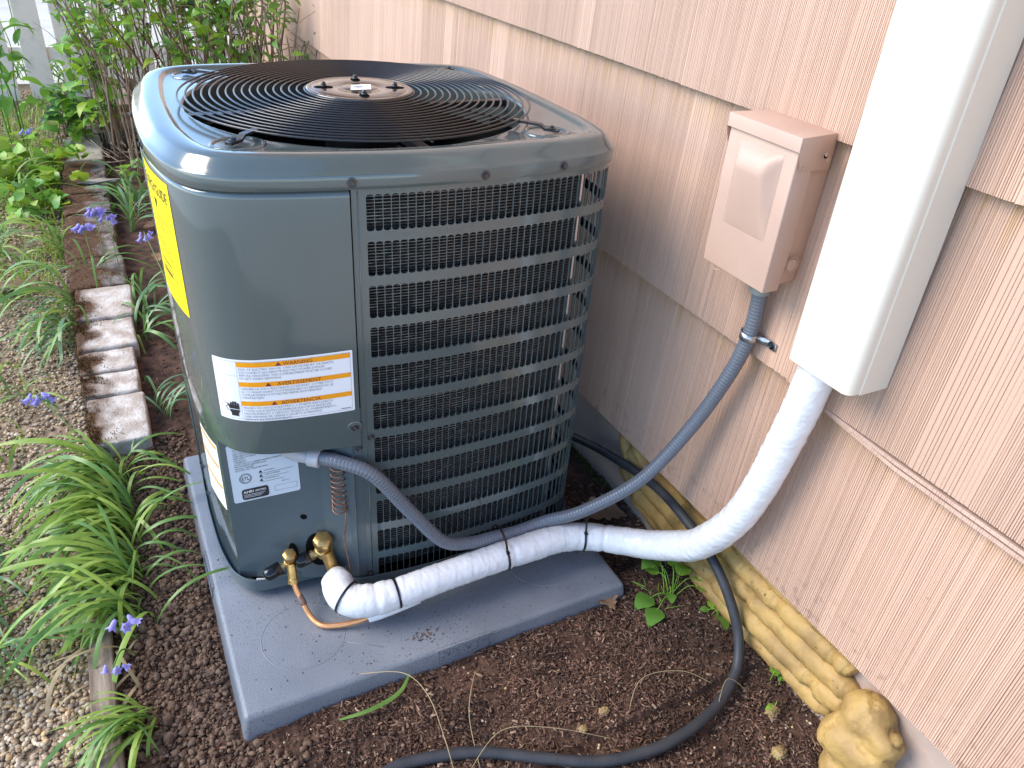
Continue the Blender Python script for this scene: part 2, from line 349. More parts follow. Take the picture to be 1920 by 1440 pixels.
        mr = n.new('ShaderNodeMapRange'); mr.inputs['From Min'].default_value = amount; mr.inputs['From Max'].default_value = amount + 0.22; l.new(s.outputs[0], mr.inputs[0])
        t3 = n.new('ShaderNodeTexNoise'); t3.inputs['Scale'].default_value = 130; t3.inputs['Detail'].default_value = 12; l.new(g.outputs['Position'], t3.inputs['Vector'])
        rm = n.new('ShaderNodeValToRGB'); rm.color_ramp.elements[0].position = 0.35; rm.color_ramp.elements[1].position = 0.7
        rm.color_ramp.elements[0].color = (0.035, 0.016, 0.01, 1); rm.color_ramp.elements[1].color = (0.17, 0.075, 0.02, 1); l.new(t3.outputs['Fac'], rm.inputs[0])
        mx = n.new('ShaderNodeMix'); mx.data_type = 'RGBA'; l.new(mr.outputs[0], mx.inputs[0]); l.new(r.outputs[0], mx.inputs[6]); l.new(rm.outputs[0], mx.inputs[7])
        l.new(mx.outputs[2], b.inputs['Base Color'])
        bp = n.new('ShaderNodeBump'); bp.inputs['Strength'].default_value = 0.8; bp.inputs['Distance'].default_value = 0.004
        l.new(t3.outputs['Fac'], bp.inputs['Height']); l.new(bp.outputs[0], b.inputs['Normal'])
        return q
    bg_ = brick('grey_concrete_brick', (0.44, 0.36, 0.29), (0.66, 0.61, 0.54), -0.138, 0.5)
    bm_ = brick('mossy_brick', (0.11, 0.09, 0.075), (0.28, 0.25, 0.22), -0.10, 0.40)
    bd_ = brick('old_brick', (0.30, 0.27, 0.22), (0.40, 0.36, 0.30), -0.17, 0.5)
    return m, f, p, bg_, bm_, bd_
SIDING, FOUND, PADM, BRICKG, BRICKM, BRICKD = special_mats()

# ================================================================== THE SETTING
def sdf(x, a, b): return max(a - x, x - b, 0)

def soil_z(x, y):
    n1 = noise.noise(Vector((x * 4, y * 4, 0))) * 0.010 + noise.noise(Vector((x * 13, y * 13, 3))) * 0.006
    z = -0.05 + n1
    if -0.25 < y < 0.05 and x > 0.05: z += 0.014 * min(1, (x - 0.05) / 0.3)      # banked against the front of the pad
    if x > 0.80: z += 0.10 * (x - 0.80)
    return z

def grid(name, x0, x1, y0, y1, step, zf, m, kind='structure', skip=None):
    nx = int((x1 - x0) / step) + 1; ny = int((y1 - y0) / step) + 1
    vs = []; fs = []
    for j in range(ny + 1):
        for i in range(nx + 1):
            x = x0 + (x1 - x0) * i / nx; y = y0 + (y1 - y0) * j / ny; vs.append((x, y, zf(x, y)))
    for j in range(ny):
        for i in range(nx):
            a = j * (nx + 1) + i; fs.append((a, a + 1, a + nx + 2, a + nx + 1))
    o = obj(name, vs, fs, m, None, True); o['kind'] = kind; return o

obj('ground', *[[(-60, -60, -0.12), (60, -60, -0.12), (60, 90, -0.12), (-60, 90, -0.12)], [(0, 1, 2, 3)]], PAVE)['kind'] = 'structure'
def soil_fine(x, y):
    return soil_z(x, y) + 0.006 * noise.noise(Vector((x * 60, y * 60, 1))) + 0.003 * noise.noise(Vector((x * 150, y * 150, 7)))
grid('soil_bed', -0.19, 0.96, -0.9, 1.5, 0.008, soil_fine, SOIL)
grid('back_soil', -0.19, 0.96, 1.5, 5.2, 0.05, lambda x, y: -0.05 + 0.02 * noise.noise(Vector((x * 3, y * 3, 0))), SOIL)
def grav_z(x, y): return -0.066 + 0.010 * noise.noise(Vector((x * 3, y * 3, 5)))
grid('gravel_path', -2.2, -0.19, -1.2, 5.2, 0.05, grav_z, GRAVBASE)

# ------------------------------------------------------------------ the house wall on the right
WY0, WY1 = -2.2, 4.7
def shingle_profile(y0, y1, rr, fine):
    """list of (y, depth) from y0 to y1: combed grooves with smooth bands"""
    P = []; y = y0; P.append((y, 0.0010))
    y += 0.0008; P.append((y, 0))
    band = 0
    while y < y1 - 0.004:
        if band <= 0:
            dense = rr.random() < 0.78; band = rr.uniform(0.03, 0.10)
        if dense: wd = rr.uniform(0.0013, 0.0026)
        else: wd = rr.uniform(0.003, 0.008)
        if not fine: wd *= 3
        g = rr.uniform(0.0009, 0.0016) * (1 if fine else 2.2); dp = rr.uniform(0.0009, 0.0026) * (0.7 if not dense else 1)
        h = rr.uniform(0, 0.0004)
        if y + wd + g > y1 - 0.002: break
        y += wd; P.append((y, h)); y += g * 0.5; P.append((y, dp)); y += g * 0.5; P.append((y, h * 0.5)); band -= wd + g
    P.append((y1 - 0.0008, 0)); P.append((y1, 0.0010))
    return P

def house():
    h = empty('house_wall', (0.93, 1.0, -0.05), 'pinkish tan house wall of combed shingle siding on a low concrete foundation', 'wall')
    rr = random.Random(11)
    # foundation with a rough face
    vs = []; fs = []; ny = 300; nz = 14
    for j in range(nz + 1):
        for i in range(ny + 1):
            y = WY0 + (WY1 - WY0) * i / ny; z = -0.16 + 0.36 * j / nz
            x = 0.930 + 0.0035 * noise.noise(Vector((y * 14, z * 14, 2))) + 0.002 * noise.noise(Vector((y * 50, z * 50, 2)))
            if z < -0.01: x += -0.010 * min(1, (-0.01 - z) / 0.06) + 0.006 * noise.noise(Vector((y * 25, z * 25, 9)))
            vs.append((x, y, z))
    for j in range(nz):
        for i in range(ny):
            a = j * (ny + 1) + i; fs.append((a, a + ny + 1, a + ny + 2, a + 1))
    obj('foundation', vs, fs, FOUND, h, True)
    b = MB(); b.add(*boxg(0.945, 0.99, WY0, WY1, -0.1, 3.3)); b.build('sheathing', SOFFIT, h)
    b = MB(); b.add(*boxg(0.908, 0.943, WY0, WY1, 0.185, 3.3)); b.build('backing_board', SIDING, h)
    pitch = 0.373
    starts = {0: [-2.2, -1.75, -1.3, -0.96, -0.607, -0.337, 0.30, 0.93, 1.38], 1: [-2.2, -1.8, -1.36, -0.98, -0.67, -0.135, 0.025, 0.60, 1.2],
              2: [-2.2, -1.7, -1.3, -0.85, -0.36, 0.26, 0.85, 1.4]}
    for c in range(8):
        z0 = 0.175 + c * pitch
        z1 = z0 + pitch + 0.02
        ys = list(starts.get(c, [])) or [WY0]
        while ys[-1] < WY1 - 0.5: ys.append(ys[-1] + rr.uniform(0.28, 0.42))
        ys.append(WY1)
        if c > 4:
            ys = [WY0 + k * (WY1 - WY0) / 10 for k in range(11)]
        for a, bb in zip(ys, ys[1:]):
            fine = -1.0 < a < 1.5 and c < 4
            zb = z0 + rr.uniform(-0.0012, 0.0012); lift = rr.uniform(0, 0.0012)
            prof = shingle_profile(a + 0.0004, bb - 0.0004, rr, fine)
            vs = []; fs = []; n = len(prof)
            xb = (0.886 if not (c == 1 and a < -.2) else 0.884) - lift; xt = 0.9045
            for y, dpt in prof: vs.append((xb + dpt, y, zb + (rr.uniform(-0.0008, 0.0008) if fine else 0)))
            for y, dpt in prof: vs.append((xt + dpt * 0.9, y, z1))
            for y, dpt in prof: vs.append((xb + 0.0125, y, zb))
            for i in range(n - 1):
                fs.append((i, n + i, n + i + 1, i + 1)); fs.append((i, i + 1, 2 * n + i + 1, 2 * n + i))
            fs.append((0, 2 * n, n)); fs.append((n - 1, 2 * n - 1, 3 * n - 1))
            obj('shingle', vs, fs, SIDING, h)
    # two loose undercourse strips peeping out under the second course, right of the cover
    for xf, drop0, drop1, hh in ((0.8845, .0, .006, .0055), (0.8875, .002, .0165, .0060)):
        vs = []; fs = []; prof = shingle_profile(-2.2, -0.195, rr, True); n = len(prof)
        for row in range(4):
            for y, dpt in prof:
                t = min(1, (-0.195 - y) / 0.16); zt = 0.5475 - drop0 - (drop1 - drop0) * t
                if row == 0: vs.append((xf + .010, y, zt))
                if row == 1: vs.append((xf + dpt * .4 + .0008, y, zt))
                if row == 2: vs.append((xf + dpt * .4, y, zt - hh))
                if row == 3: vs.append((xf + .010, y, zt - hh))
        for r_ in range(3):
            for i in range(n - 1): fs.append((r_ * n + i, r_ * n + i + 1, (r_ + 1) * n + i + 1, (r_ + 1) * n + i))
        obj('undercourse_strip', vs, fs, BOXP, h)
    # eave
    b = MB(); b.add(*boxg(0.42, 0.944, WY0, WY1 + 0.4, 2.96, 3.0)); b.build('soffit', SOFFIT, h)
    b = MB(); b.add(*boxg(0.38, 0.419, WY0, WY1 + 0.4, 2.94, 3.16)); b.build('fascia', SOFFIT, h)
    b = MB(); b.add([(0.30, WY0, 3.162), (0.30, WY1 + 0.4, 3.162), (5.0, WY1 + 0.4, 5.0), (5.0, WY0, 5.0), (5.0, WY0, 3.16), (5.0, WY1 + 0.4, 3.16)],
                    [(0, 1, 2, 3), (0, 4, 5, 1), (0, 3, 4), (1, 5, 2), (3, 2, 5, 4)]); b.build('roof', STONE, h)
    b = MB(); b.add(*boxg(1.0, 5.0, WY0, WY1, -0.1, 3.1)); b.build('house_body', SOFFIT, h)
house()

# ================================================================== EQUIPMENT PAD
def text_mesh(txt, size, res=1):
    cu = bpy.data.curves.new('t', 'FONT'); cu.body = txt; cu.size = size; cu.resolution_u = res
    ob = bpy.data.objects.new('t', cu); COL.objects.link(ob)
    dg = bpy.context.evaluated_depsgraph_get(); dg.update()
    me = ob.evaluated_get(dg).to_mesh(); vs = [tuple(v.co) for v in me.vertices]; fs = [tuple(p.vertices) for p in me.polygons]
    ob.evaluated_get(dg).to_mesh_clear(); bpy.data.objects.remove(ob); bpy.data.curves.remove(cu)
    return vs, fs

def pad():
    p = empty('equipment_pad', (0.38, 0.38, -0.07), 'square blue-grey plastic pad under the air conditioner, sitting in the mulch', 'equipment pad')
    vs = []; W = 0.758
    n = 60
    bm = bmesh.new()
    v, f = boxg(0, W, 0, W, -0.076, 0)
    v = [(x + (-0.010 if x == 0 else 0.010) * (z < -0.01), y + (-0.010 if y == 0 else 0.010) * (z < -0.01), z) for x, y, z in v]
    o = obj('slab', v, f, PADM, p); bevel(o, 0.009, 4)
    # low moulded arcs and spokes on the top face
    b = MB()
    for cx, cy, rr_ in ((0.13, 0.13, 0.075), (0.13, 0.13, 0.15), (0.38, -0.1, 0.2), (0.63, 0.13, 0.075), (0.38, 0.38, 0.46)):
        P = [Vector((cx + rr_ * math.cos(a * PI / 24), cy + rr_ * math.sin(a * PI / 24), -0.0007)) for a in range(48)]
        run = [q for q in P if 0.02 < q.x < W - 0.02 and 0.02 < q.y < W - 0.02]
        if len(run) > 40: v_, f_ = tube(P, 0.0014, 5, closed=True); obj('moulded_rib', v_, f_, PADM, p, True)
    for k in range(8):
        a = k * PI / 4 + 0.2
        P = [Vector((0.13 + r * math.cos(a), 0.13 + r * math.sin(a), -0.0008)) for r in (0.075, 0.11, 0.15)]
        if all(q.y > 0.015 and q.x > 0.015 for q in P): v_, f_ = tube(P, 0.0013, 5); obj('moulded_rib', v_, f_, PADM, p, True)
    # size plates with raised lettering on the near and the left side
    def plate(origin, du, dn, txt):
        u = Vector(du); nn = Vector(dn); up = (Vector((0, 0, 1)) - nn * nn.z).normalized(); O = Vector(origin)
        m = MB(); L, H = 0.103, 0.026
        def P(a, c, t): return O + u * a + up * c + nn * t
        # frame rim
        for a0, a1, c0, c1 in ((-0.003, L + 0.003, H, H + 0.0022), (-0.003, L + 0.003, -0.002, 0), (-0.003, 0, 0, H), (L, L + 0.003, 0, H)):
            q = [P(a, c, t) for t in (-0.002, 0.0024) for (a, c) in ((a0, c0), (a1, c0), (a1, c1), (a0, c1))]
            m.add(q, [(4, 5, 6, 7), (0, 1, 5, 4), (1, 2, 6, 5), (2, 3, 7, 6), (3, 0, 4, 7)])
        pl = m.build('size_plate', PADM, p)
        tv, tf = text_mesh(txt, 0.0225)
        wd = max(t[0] for t in tv); sc = (L - 0.012) / wd
                # side walls of the letters
        bm2 = bmesh.new(); me = mesh('x', [P(0.006 + x * sc, 0.005 + y, 0) for x, y, z in tv], tf); bm2.from_mesh(me)
        r = bmesh.ops.extrude_face_region(bm2, geom=bm2.faces[:]); 
        for e in r['geom']:
            if isinstance(e, bmesh.types.BMVert): e.co += nn * 0.0026
        bm2.to_mesh(me); bm2.free(); me.name = 'raised_lettering'
        link('raised_lettering', me, p, PADM)
    s = math.sin(0.13); c = math.cos(0.13)
    plate((0.345, -0.0036, -0.0285), (1, 0, 0), (0, -c, s), '30 X 30 X 3')
    plate((-0.0038, 0.42, -0.030), (0, -1, 0), (-c, 0, s), '30 X 30 X 3')
    return p
pad()

# ================================================================== CONDENSER UNIT
PLAN = [(.0295, .50), (.0300, .44), (.0335, .38), (.047, .303), (.070, .252), (.104, .223), (.148, .207), (.21, .1935), (.271, .184), (.349, .1745),
        (.42, .171), (.50, .1715), (.570, .1745), (.640, .181), (.690, .191), (.722, .209), (.742, .240), (.752, .29), (.756, .38), (.757, .48), (.755, .58),
        (.748, .68), (.736, .755), (.710, .80), (.66, .826), (.58, .845), (.45, .862), (.30, .871), (.18, .870), (.108, .853), (.067, .815), (.047, .755), (.036, .66), (.031, .58)]
CX, CY = 0.394, 0.524
_pc = catmull([Vector((x, y, 0)) for x, y in PLAN], 24, True); _pc.append(_pc[0].copy())
class Curve2:
    def __init__(s, P, closed=True):
        s.P = P; s.closed = closed; s.L = [0.0]
        for a, b in zip(P, P[1:]): s.L.append(s.L[-1] + (b - a).length)
        s.T = s.L[-1]; s.A = np.array(s.L)
    def at(s, t, off=0.0):
        if s.closed: t = t % s.T
        t = max(0, min(s.T - 1e-6, t)); j = int(np.searchsorted(s.A, t, side='right')) - 1; j = max(0, min(j, len(s.P) - 2))
        a, b = s.P[j], s.P[j + 1]; u = (t - s.L[j]) / max(1e-9, s.L[j + 1] - s.L[j]); p = a.lerp(b, u)
        # smoothed tangent
        m = len(s.P) - 1
        a0 = s.P[(j - 2) % m if s.closed else max(0, j - 2)]; b0 = s.P[(j + 3) % m if s.closed else min(m, j + 3)]
        d = (b0 - a0).normalized(); n = Vector((d.y, -d.x, 0))
        return p + n * off
    def find(s, x, y):
        return s.L[min(range(len(s.P)), key=lambda i: (s.P[i].x - x) ** 2 + (s.P[i].y - y) ** 2)]
BODY = Curve2(_pc)      # runs counter-clockwise, normal points outwards
def strip_mesh(curve, s0, s1, rows, step, closed=False):
    """rows: list of (offset, z); sweep along the plan curve"""
    n = max(2, int((s1 - s0) / step)); vs = []; fs = []; R = len(rows)
    N = n if closed else n + 1
    for i in range(N):
        s = s0 + (s1 - s0) * i / n
        for off, z in rows:
            p = curve.at(s, off); vs.append((p.x, p.y, z))
    for i in range(n):
        a = i * R; b = ((i + 1) % N) * R
        for k in range(R - 1): fs.append((a + k, b + k, b + k + 1, a + k + 1))
    return vs, fs

SEAM = BODY.find(.2705, .184); S_LFT = BODY.find(.0300, .50); S_LOW = BODY.find(.052, .291)
# curve starts at (.0295,.50) so the left front runs from s=0 upwards
def screw(pos, nrm, parent, r=0.0042, name='screw'):
    n = Vector(nrm).normalized(); c = Vector(pos)
    b = MB(); b.add(*lathe([(r * 1.75, 0), (r * 1.75, 0.0012), (r * 1.5, 0.0016)], c, n, 16))
    b.add(*lathe([(r, 0.0016), (r, 0.0040), (r * 0.8, 0.0046), (r * 0.5, 0.0040)], c, n, 6))
    return b.build(name, SCREW, parent)

U = empty('air_conditioner', (CX, CY, 0.0), 'slate grey outdoor air conditioner condenser standing on the plastic pad beside the wall', 'air conditioner')

def unit():
    T = BODY.T
    # --- base pan: tray following the body with a notch at the service corner
    pp = [(.024, .50), (.0245, .44), (.027, .37), (.038, .300), (.060, .262), (.085, .250), (.12, .246), (.18, .243), (.212, .234), (.232, .212), (.250, .186), (.272, .1785)]
    pr_ = [BODY.at(s, 0.0045) for s in np.linspace(BODY.find(.30, .18), T, 120)]
    C = catmull([Vector((x, y, 0)) for x, y in pp], 6) + pr_[:-3]; C.append(C[0].copy())
    pc = Curve2(C)
    v, f = strip_mesh(pc, 0, pc.T, [(-0.012, 0.019), (-0.001, 0.018), (0.0, 0.0185), (0.0005, 0.046), (-0.0012, 0.0465), (-0.002, 0.045), (-0.002, 0.028), (-0.02, 0.027)], 0.006, True)
    o = obj('base_pan', v, f, PAINT_D, U, True); sharp(o, 0.8)
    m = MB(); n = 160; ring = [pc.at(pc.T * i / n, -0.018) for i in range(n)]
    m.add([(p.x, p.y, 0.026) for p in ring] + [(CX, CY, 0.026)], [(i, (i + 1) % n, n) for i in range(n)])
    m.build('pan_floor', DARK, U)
    # feet (moulded risers) between pan and pad
    for x, y in ((.272, .21), (.12, .60), (.62, .26), (.60, .74)):
        b = MB(); b.add(*boxg(x - .032, x + .022, y - .065, y + .05, 0.0003, 0.004))
        for k in range(3): b.add(*boxg(x - .030 + k * .024, x - .0275 + k * .024, y - .055, y + .045, 0.004, 0.0175))
        b.add(*boxg(x - .031, x + .020, y - .012, y - .009, 0.004, 0.0175))
        b.build('riser_foot', GREYFIT, U)
    # --- left side panel (from the rear left corner round to the low front corner)
    s_rear = BODY.find(.060, .805)
    s_low = S_LOW + T
    v, f = strip_mesh(BODY, s_rear, s_low, [(-0.0005, 0.030), (0, 0.032), (0, 0.80), (0, 0.818)], 0.006)
    o = obj('side_panel', v, f, PAINT, U, True); sharp(o)
    # folded seam on the side panel
    b = MB()
    P = [BODY.at(T - 0.10, 0.0015) + Vector((0, 0, z)) for z in (0.03, 0.2, 0.4, 0.6, 0.81)]
    b.add(*tube(P, 0.0022, 6)); b.build('seam_bead', PAINT, U, True)
    for s, z in ((T - 0.085, 0.10), (T - 0.085, 0.40), (T - 0.13, 0.25), (T - 0.13, 0.62), (T - 0.03, 0.13), (T - 0.02, 0.065)):
        p = BODY.at(s); q = BODY.at(s, 0.01); screw((p.x, p.y, z), (q - p), U, 0.0034)
    # --- low front (valve) panel with return to the grille
    a = BODY.at(S_LOW, 0); c = Vector((.207, .223, 0)); e = Vector((.2545, .186, 0)); g = BODY.at(SEAM - 0.012, -0.0004)
    m = MB()
    q = [a, a + Vector((.004, -.0015, 0)), c - Vector((.003, -.0013, 0)), c, c + Vector((.004, -.003, 0)), e, e + Vector((0.0008, -0.003, 0)), g + Vector((-.002, 0, 0)), BODY.at(SEAM + 0.004, -0.0008)]
    zs = (0.030, 0.2, 0.44)
    for z in zs: m.add([(p.x, p.y, z) for p in q], [])
    n = len(q)
    for j in range(2):
        for i in range(n - 1): m.f.append((j * n + i, j * n + i + 1, (j + 1) * n + i + 1, (j + 1) * n + i))
    o = m.build('valve_panel', PAINT_D, U, True); sharp(o, 0.35)
    # --- upper service cover
    s0, s1 = 0.012, SEAM - 0.0012
    O = 0.0046
    rows = [(-0.012, 0.372), (-0.002, 0.3655), (O - 0.0008, 0.366), (O, 0.3685), (O, 0.45), (O, 0.6), (O, 0.75), (O, 0.8035), (O - 0.0012, 0.8080), (O - 0.004, 0.8118), (-0.002, 0.8130)]
    v, f = strip_mesh(BODY, s0, s1, rows, 0.005)
    o = obj('service_cover', v, f, PAINT, U, True); sharp(o, 0.7)
    # end flange at the seam
    m = MB(); R = []
    for off, z in rows: p = BODY.at(s1, off); R.append((p.x, p.y, z))
    for off, z in ((-0.012, 0.3655), (-0.012, 0.8045)): pass
    pa = BODY.at(s1, O - .0005); pb = BODY.at(s1, -0.012)
    m.add([(pa.x, pa.y, 0.3685), (pa.x, pa.y, 0.808), (pb.x, pb.y, 0.808), (pb.x, pb.y, 0.3685)], [(0, 1, 2, 3)]); m.build('cover_flange', PAINT, U)
    # dished screw seat
    sp = SEAM - 0.010; p = BODY.at(sp, O); nn = (BODY.at(sp, 1) - BODY.at(sp, 0)).normalized()
    z0 = 0.405
    v, f = lathe([(0.013, -0.0004), (0.0115, 0.0012), (0.0085, 0.0002), (0.0075, 0.0004), (0.003, 0.0004)], (p.x, p.y, z0), nn, 28); obj('screw_dish', v, f, PAINT, U, True)
    screw((p.x, p.y, z0) , nn, U, 0.0038)
    # dark joint behind the seam
    pa = BODY.at(SEAM - 0.003, -0.003); pb = BODY.at(SEAM + 0.004, -0.003)
    obj('joint_backing', [(pa.x, pa.y, 0.36), (pb.x, pb.y, 0.36), (pb.x, pb.y, 0.817), (pa.x, pa.y, 0.817)], [(0, 1, 2, 3)], DARK, U)
    # --- grille panel with punched slots
    pitch = 0.0124; sw = 0.0114; s_start = BODY.find(.2935, .181)
    nsl = int((s_rear - 0.04 - s_start) / pitch)
    ztop = [0.8045 - 0.0718 * k for k in range(11)]; hgt = 0.0555
    m = MB()
    def hole(sc, zt):
        zb = zt - hgt; r = 0.0042; pts = []
        x0, x1 = sc - sw / 2, sc + sw / 2
        for cx, cz, a0 in ((x1 - r, zt - r, 0), (x0 + r, zt - r, 90), (x0 + r, zb + r, 180), (x1 - r, zb + r, 270)):
            for k in range(4):
                a = math.radians(a0 + 30 * k); pts.append((cx + r * math.cos(a), cz + r * math.sin(a)))
        return pts
    cell_z = [0.818] + [(ztop[k] - hgt + ztop[k + 1]) / 2 for k in range(10)] + [0.024]
    for i in range(nsl):
        sc = s_start + (i + 0.5) * pitch; a0, a1 = sc - pitch / 2, sc + pitch / 2
        for k in range(11):
            h = hole(sc, ztop[k]); zt, zb = cell_z[k], cell_z[k + 1]
            o4 = [(a1, zt), (a0, zt), (a0, zb), (a1, zb)]
            V = []
            def PT(s, z, off=0.0): p = BODY.at(s, off); return (p.x, p.y, z)
            V = [PT(s, z) for s, z in o4] + [PT(s, z) for s, z in h] + [PT(s, z, -0.0030) for s, z in h]
            F = []
            for q4 in range(4):
                b0 = 4 + q4 * 4
                for j in range(3): F.append((q4, b0 + j + 1, b0 + j))
                nb = 4 + ((q4 + 1) % 4) * 4
                F.append((q4, (q4 + 1) % 4, nb, b0 + 3))
            for j in range(16): F.append((4 + j, 4 + (j + 1) % 16, 20 + (j + 1) % 16, 20 + j))
            m.add(V, F)
    s_end = s_start + nsl * pitch
    v, f = strip_mesh(BODY, SEAM + 0.0014, SEAM + 0.0105, [(0, 0.024), (0, 0.818)], 0.004); m.add(v, f)
    v, f = strip_mesh(BODY, SEAM + 0.0105, s_start, [(0.0, 0.024), (0.0, 0.818)], 0.004); m.add(v, f)
    v, f = strip_mesh(BODY, s_end, s_rear, [(0, 0.024), (0, 0.818)], 0.006); m.add(v, f)
    pa = BODY.at(SEAM + 0.0014, 0); pb = BODY.at(SEAM + 0.0014, -0.012)
    m.add([(pa.x, pa.y, 0.024), (pb.x, pb.y, 0.024), (pb.x, pb.y, 0.818), (pa.x, pa.y, 0.818)], [(0, 1, 2, 3)])
    m.build('grille_panel', PAINT, U)
    b = MB(); P = [BODY.at(SEAM + 0.0105, 0.0) + Vector((0, 0, z)) for z in (0.024, 0.3, 0.6, 0.81)]; b.add(*tube(P, 0.0011, 6)); b.build('pressed_crease', PAINT, U, True)
    for s, z in ((SEAM + 0.0165, 0.378), (SEAM - 0.004, 0.358), (SEAM + 0.006, 0.052)):
        p = BODY.at(s, 0.0002); q = BODY.at(s, 1); screw((p.x, p.y, z), (q - p), U, 0.0036)
    for x, y, z in ((.273, .17, .8250), (.474, .17, .8235), (.614, .17, .8250), (.75, .40, .822), (.755, .62, .822), (.04, .62, .822), (.03, .44, .822)):
        s = BODY.find(x, y); p = BODY.at(s, 0.0052); q = BODY.at(s, 1); screw((p.x, p.y, z), (q - p), U, 0.0042)
    # --- coil: stacked fins behind the grille
    rows = []; z = 0.05
    while z < 0.806:
        rows += [(-0.026, z), (-0.0165, z + 0.0007), (-0.0165, z + 0.0020), (-0.026, z + 0.0027)]; z += 0.0050
    s_end1 = BODY.find(.668, .186)
    v, f = strip_mesh(BODY, BODY.find(.285, .182), s_end1, rows, 0.012); 
    rr = random.Random(4)
    v = [(x + rr.uniform(-.0001, .0001), y + rr.uniform(-.0002, .0002), z + rr.uniform(-.0001, .0001)) for x, y, z in v]
    co = obj('coil', v, f, ALU, U)
    # bright end plate of the coil, then the dark back part
    pa = BODY.at(s_end1, -0.012); pb = BODY.at(s_end1 + 0.006, -0.012); pcc = BODY.at(s_end1, -0.05); pd = BODY.at(s_end1 + 0.006, -0.05)
    m = MB(); m.add([(p.x, p.y, z) for z in (0.05, 0.806) for p in (pa, pb, pd, pcc)], [(0, 1, 5, 4), (1, 2, 6, 5), (2, 3, 7, 6), (3, 0, 4, 7), (4, 5, 6, 7)]); m.build('coil_end_plate', ALUB, U)
    v, f = strip_mesh(BODY, BODY.find(.752, .40), s_rear - 0.05, rows, 0.02); obj('coil', v, f, ALU, U)
    # upright tubes just behind the fins at the coil's open corner, caught by a little light
    for k, ds in enumerate((0.03, 0.055, 0.085)):
        p = BODY.at(s_end1 + ds, -0.05 - 0.01 * (k % 2)); P = [Vector((p.x, p.y, z)) for z in (0.05, 0.3, 0.55, 0.80)]
        b = MB(); b.add(*tube(P, 0.0045, 8)); b.build('coil_tube', COPPER_D, U, True)
    # inner dark lining
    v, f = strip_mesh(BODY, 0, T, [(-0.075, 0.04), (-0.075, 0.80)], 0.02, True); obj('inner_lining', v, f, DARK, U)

    # --- top panel (cap)
    n = 320; rings = []
    prof = [(-0.001, 0.8082), (0.0046, 0.8086), (0.0052, 0.8098), (0.0054, 0.8335), (0.0046, 0.8350), (0.0025, 0.8365), (-0.0025, 0.8435), (-0.0075, 0.8508),
            (-0.0125, 0.8575), (-0.0150, 0.8602), (-0.0185, 0.8620), (-0.0225, 0.8630), (-0.0270, 0.8635)]
    for off, z in prof: rings.append([(BODY.at(T * i / n, off), z) for i in range(n)])
    def inner(r_off, z, rmin, k=0):
        L = []
        for i in range(n):
            p = BODY.at(T * i / n, r_off); d = Vector((p.x - CX, p.y - CY, 0)); 
            if d.length < rmin: p = Vector((CX, CY, 0)) + d.normalized() * rmin
            L.append((p, z))
        return L
    rings.append(inner(-0.040, 0.8635, 0.3035)); rings.append(inner(-0.0435, 0.8615, 0.3015)); rings.append(inner(-0.0465, 0.8570, 0.3000))
    rings.append(inner(-0.050, 0.8560, 0.2990))
    def circ(r, z):
        L = []
        for i in range(n):
            p = BODY.at(T * i / n, -0.05); d = Vector((p.x - CX, p.y - CY, 0)).normalized() * r; L.append((Vector((CX + d.x, CY + d.y, 0)), z))
        return L
    rings += [circ(0.2975, 0.8560), circ(0.2955, 0.8562), circ(0.2930, 0.8545), circ(0.2915, 0.850), circ(0.2915, 0.78)]
    vs = []; fs = []
    zc = lambda z: 0.8140 + (z - 0.8086) * 0.80 if z > 0.8 else z
    for L in rings: vs += [(p.x, p.y, zc(z)) for p, z in L]
    for j in range(len(rings) - 1):
        for i in range(n):
            a = j * n + i; b = j * n + (i + 1) % n; fs.append((a, b, b + n, a + n))
    o = obj('top_panel', vs, fs, PAINT, U, True); sharp(o, 0.75)
    for tx, ty in ((.139, .297), (.636, .259), (.655, .740), (.143, .777)):
        # moulded oval pad round each guard tab
        v, f = lathe([(0.040, -0.0002), (0.0385, 0.0022), (0.036, 0.0026), (0.034, 0.0012), (0.033, 0.0003)], (0, 0, 0), (0, 0, 1), 40, cap=False)
        ang = math.atan2(ty - CY, tx - CX); c_, s_ = math.cos(ang), math.sin(ang)
        v = [((p[0] * 1.0), p[1] * 1.0, p[2]) for p in v]
        v = [(tx - c_ * 0.008 + p[0] * 1.0, ty - s_ * 0.008 + p[1] * 0.9, 0.8520 + p[2]) for p in v]
        obj('tab_boss', v, f, PAINT, U, True)
    # --- fan guard
    G = empty('fan_guard', (0, 0, 0)); G.parent = U; G.location = Vector((CX, CY, 0.868)) - U.location
    def gz(r): return 0.8645 + 0.007 * (1 - (r / 0.301) ** 2)
    radii = [0.0945 + i * (0.301 - 0.0945) / 16 for i in range(17)]
    for r in radii:
        P = [Vector((CX + r * math.cos(a), CY + r * math.sin(a), gz(r))) for a in [2 * PI * i / 96 for i in range(96)]]
        v, f = tube(P, 0.0019, 7, closed=True); obj('ring', v, f, BLACK, G, True)
    angs = [math.atan2(ty - CY, tx - CX) for tx, ty in ((.139, .297), (.636, .259), (.655, .740), (.143, .777))] + [math.atan2(-.286, .016), math.atan2(.33, .029)]
    for i, a in enumerate(angs):
        P = [Vector((CX + r * math.cos(a), CY + r * math.sin(a), gz(r) - 0.0034)) for r in np.linspace(0.085, 0.304, 8)]
        b = MB(); b.add(*tube(P, 0.0017, 6))
        b.build('spoke', BLACK, G, True)
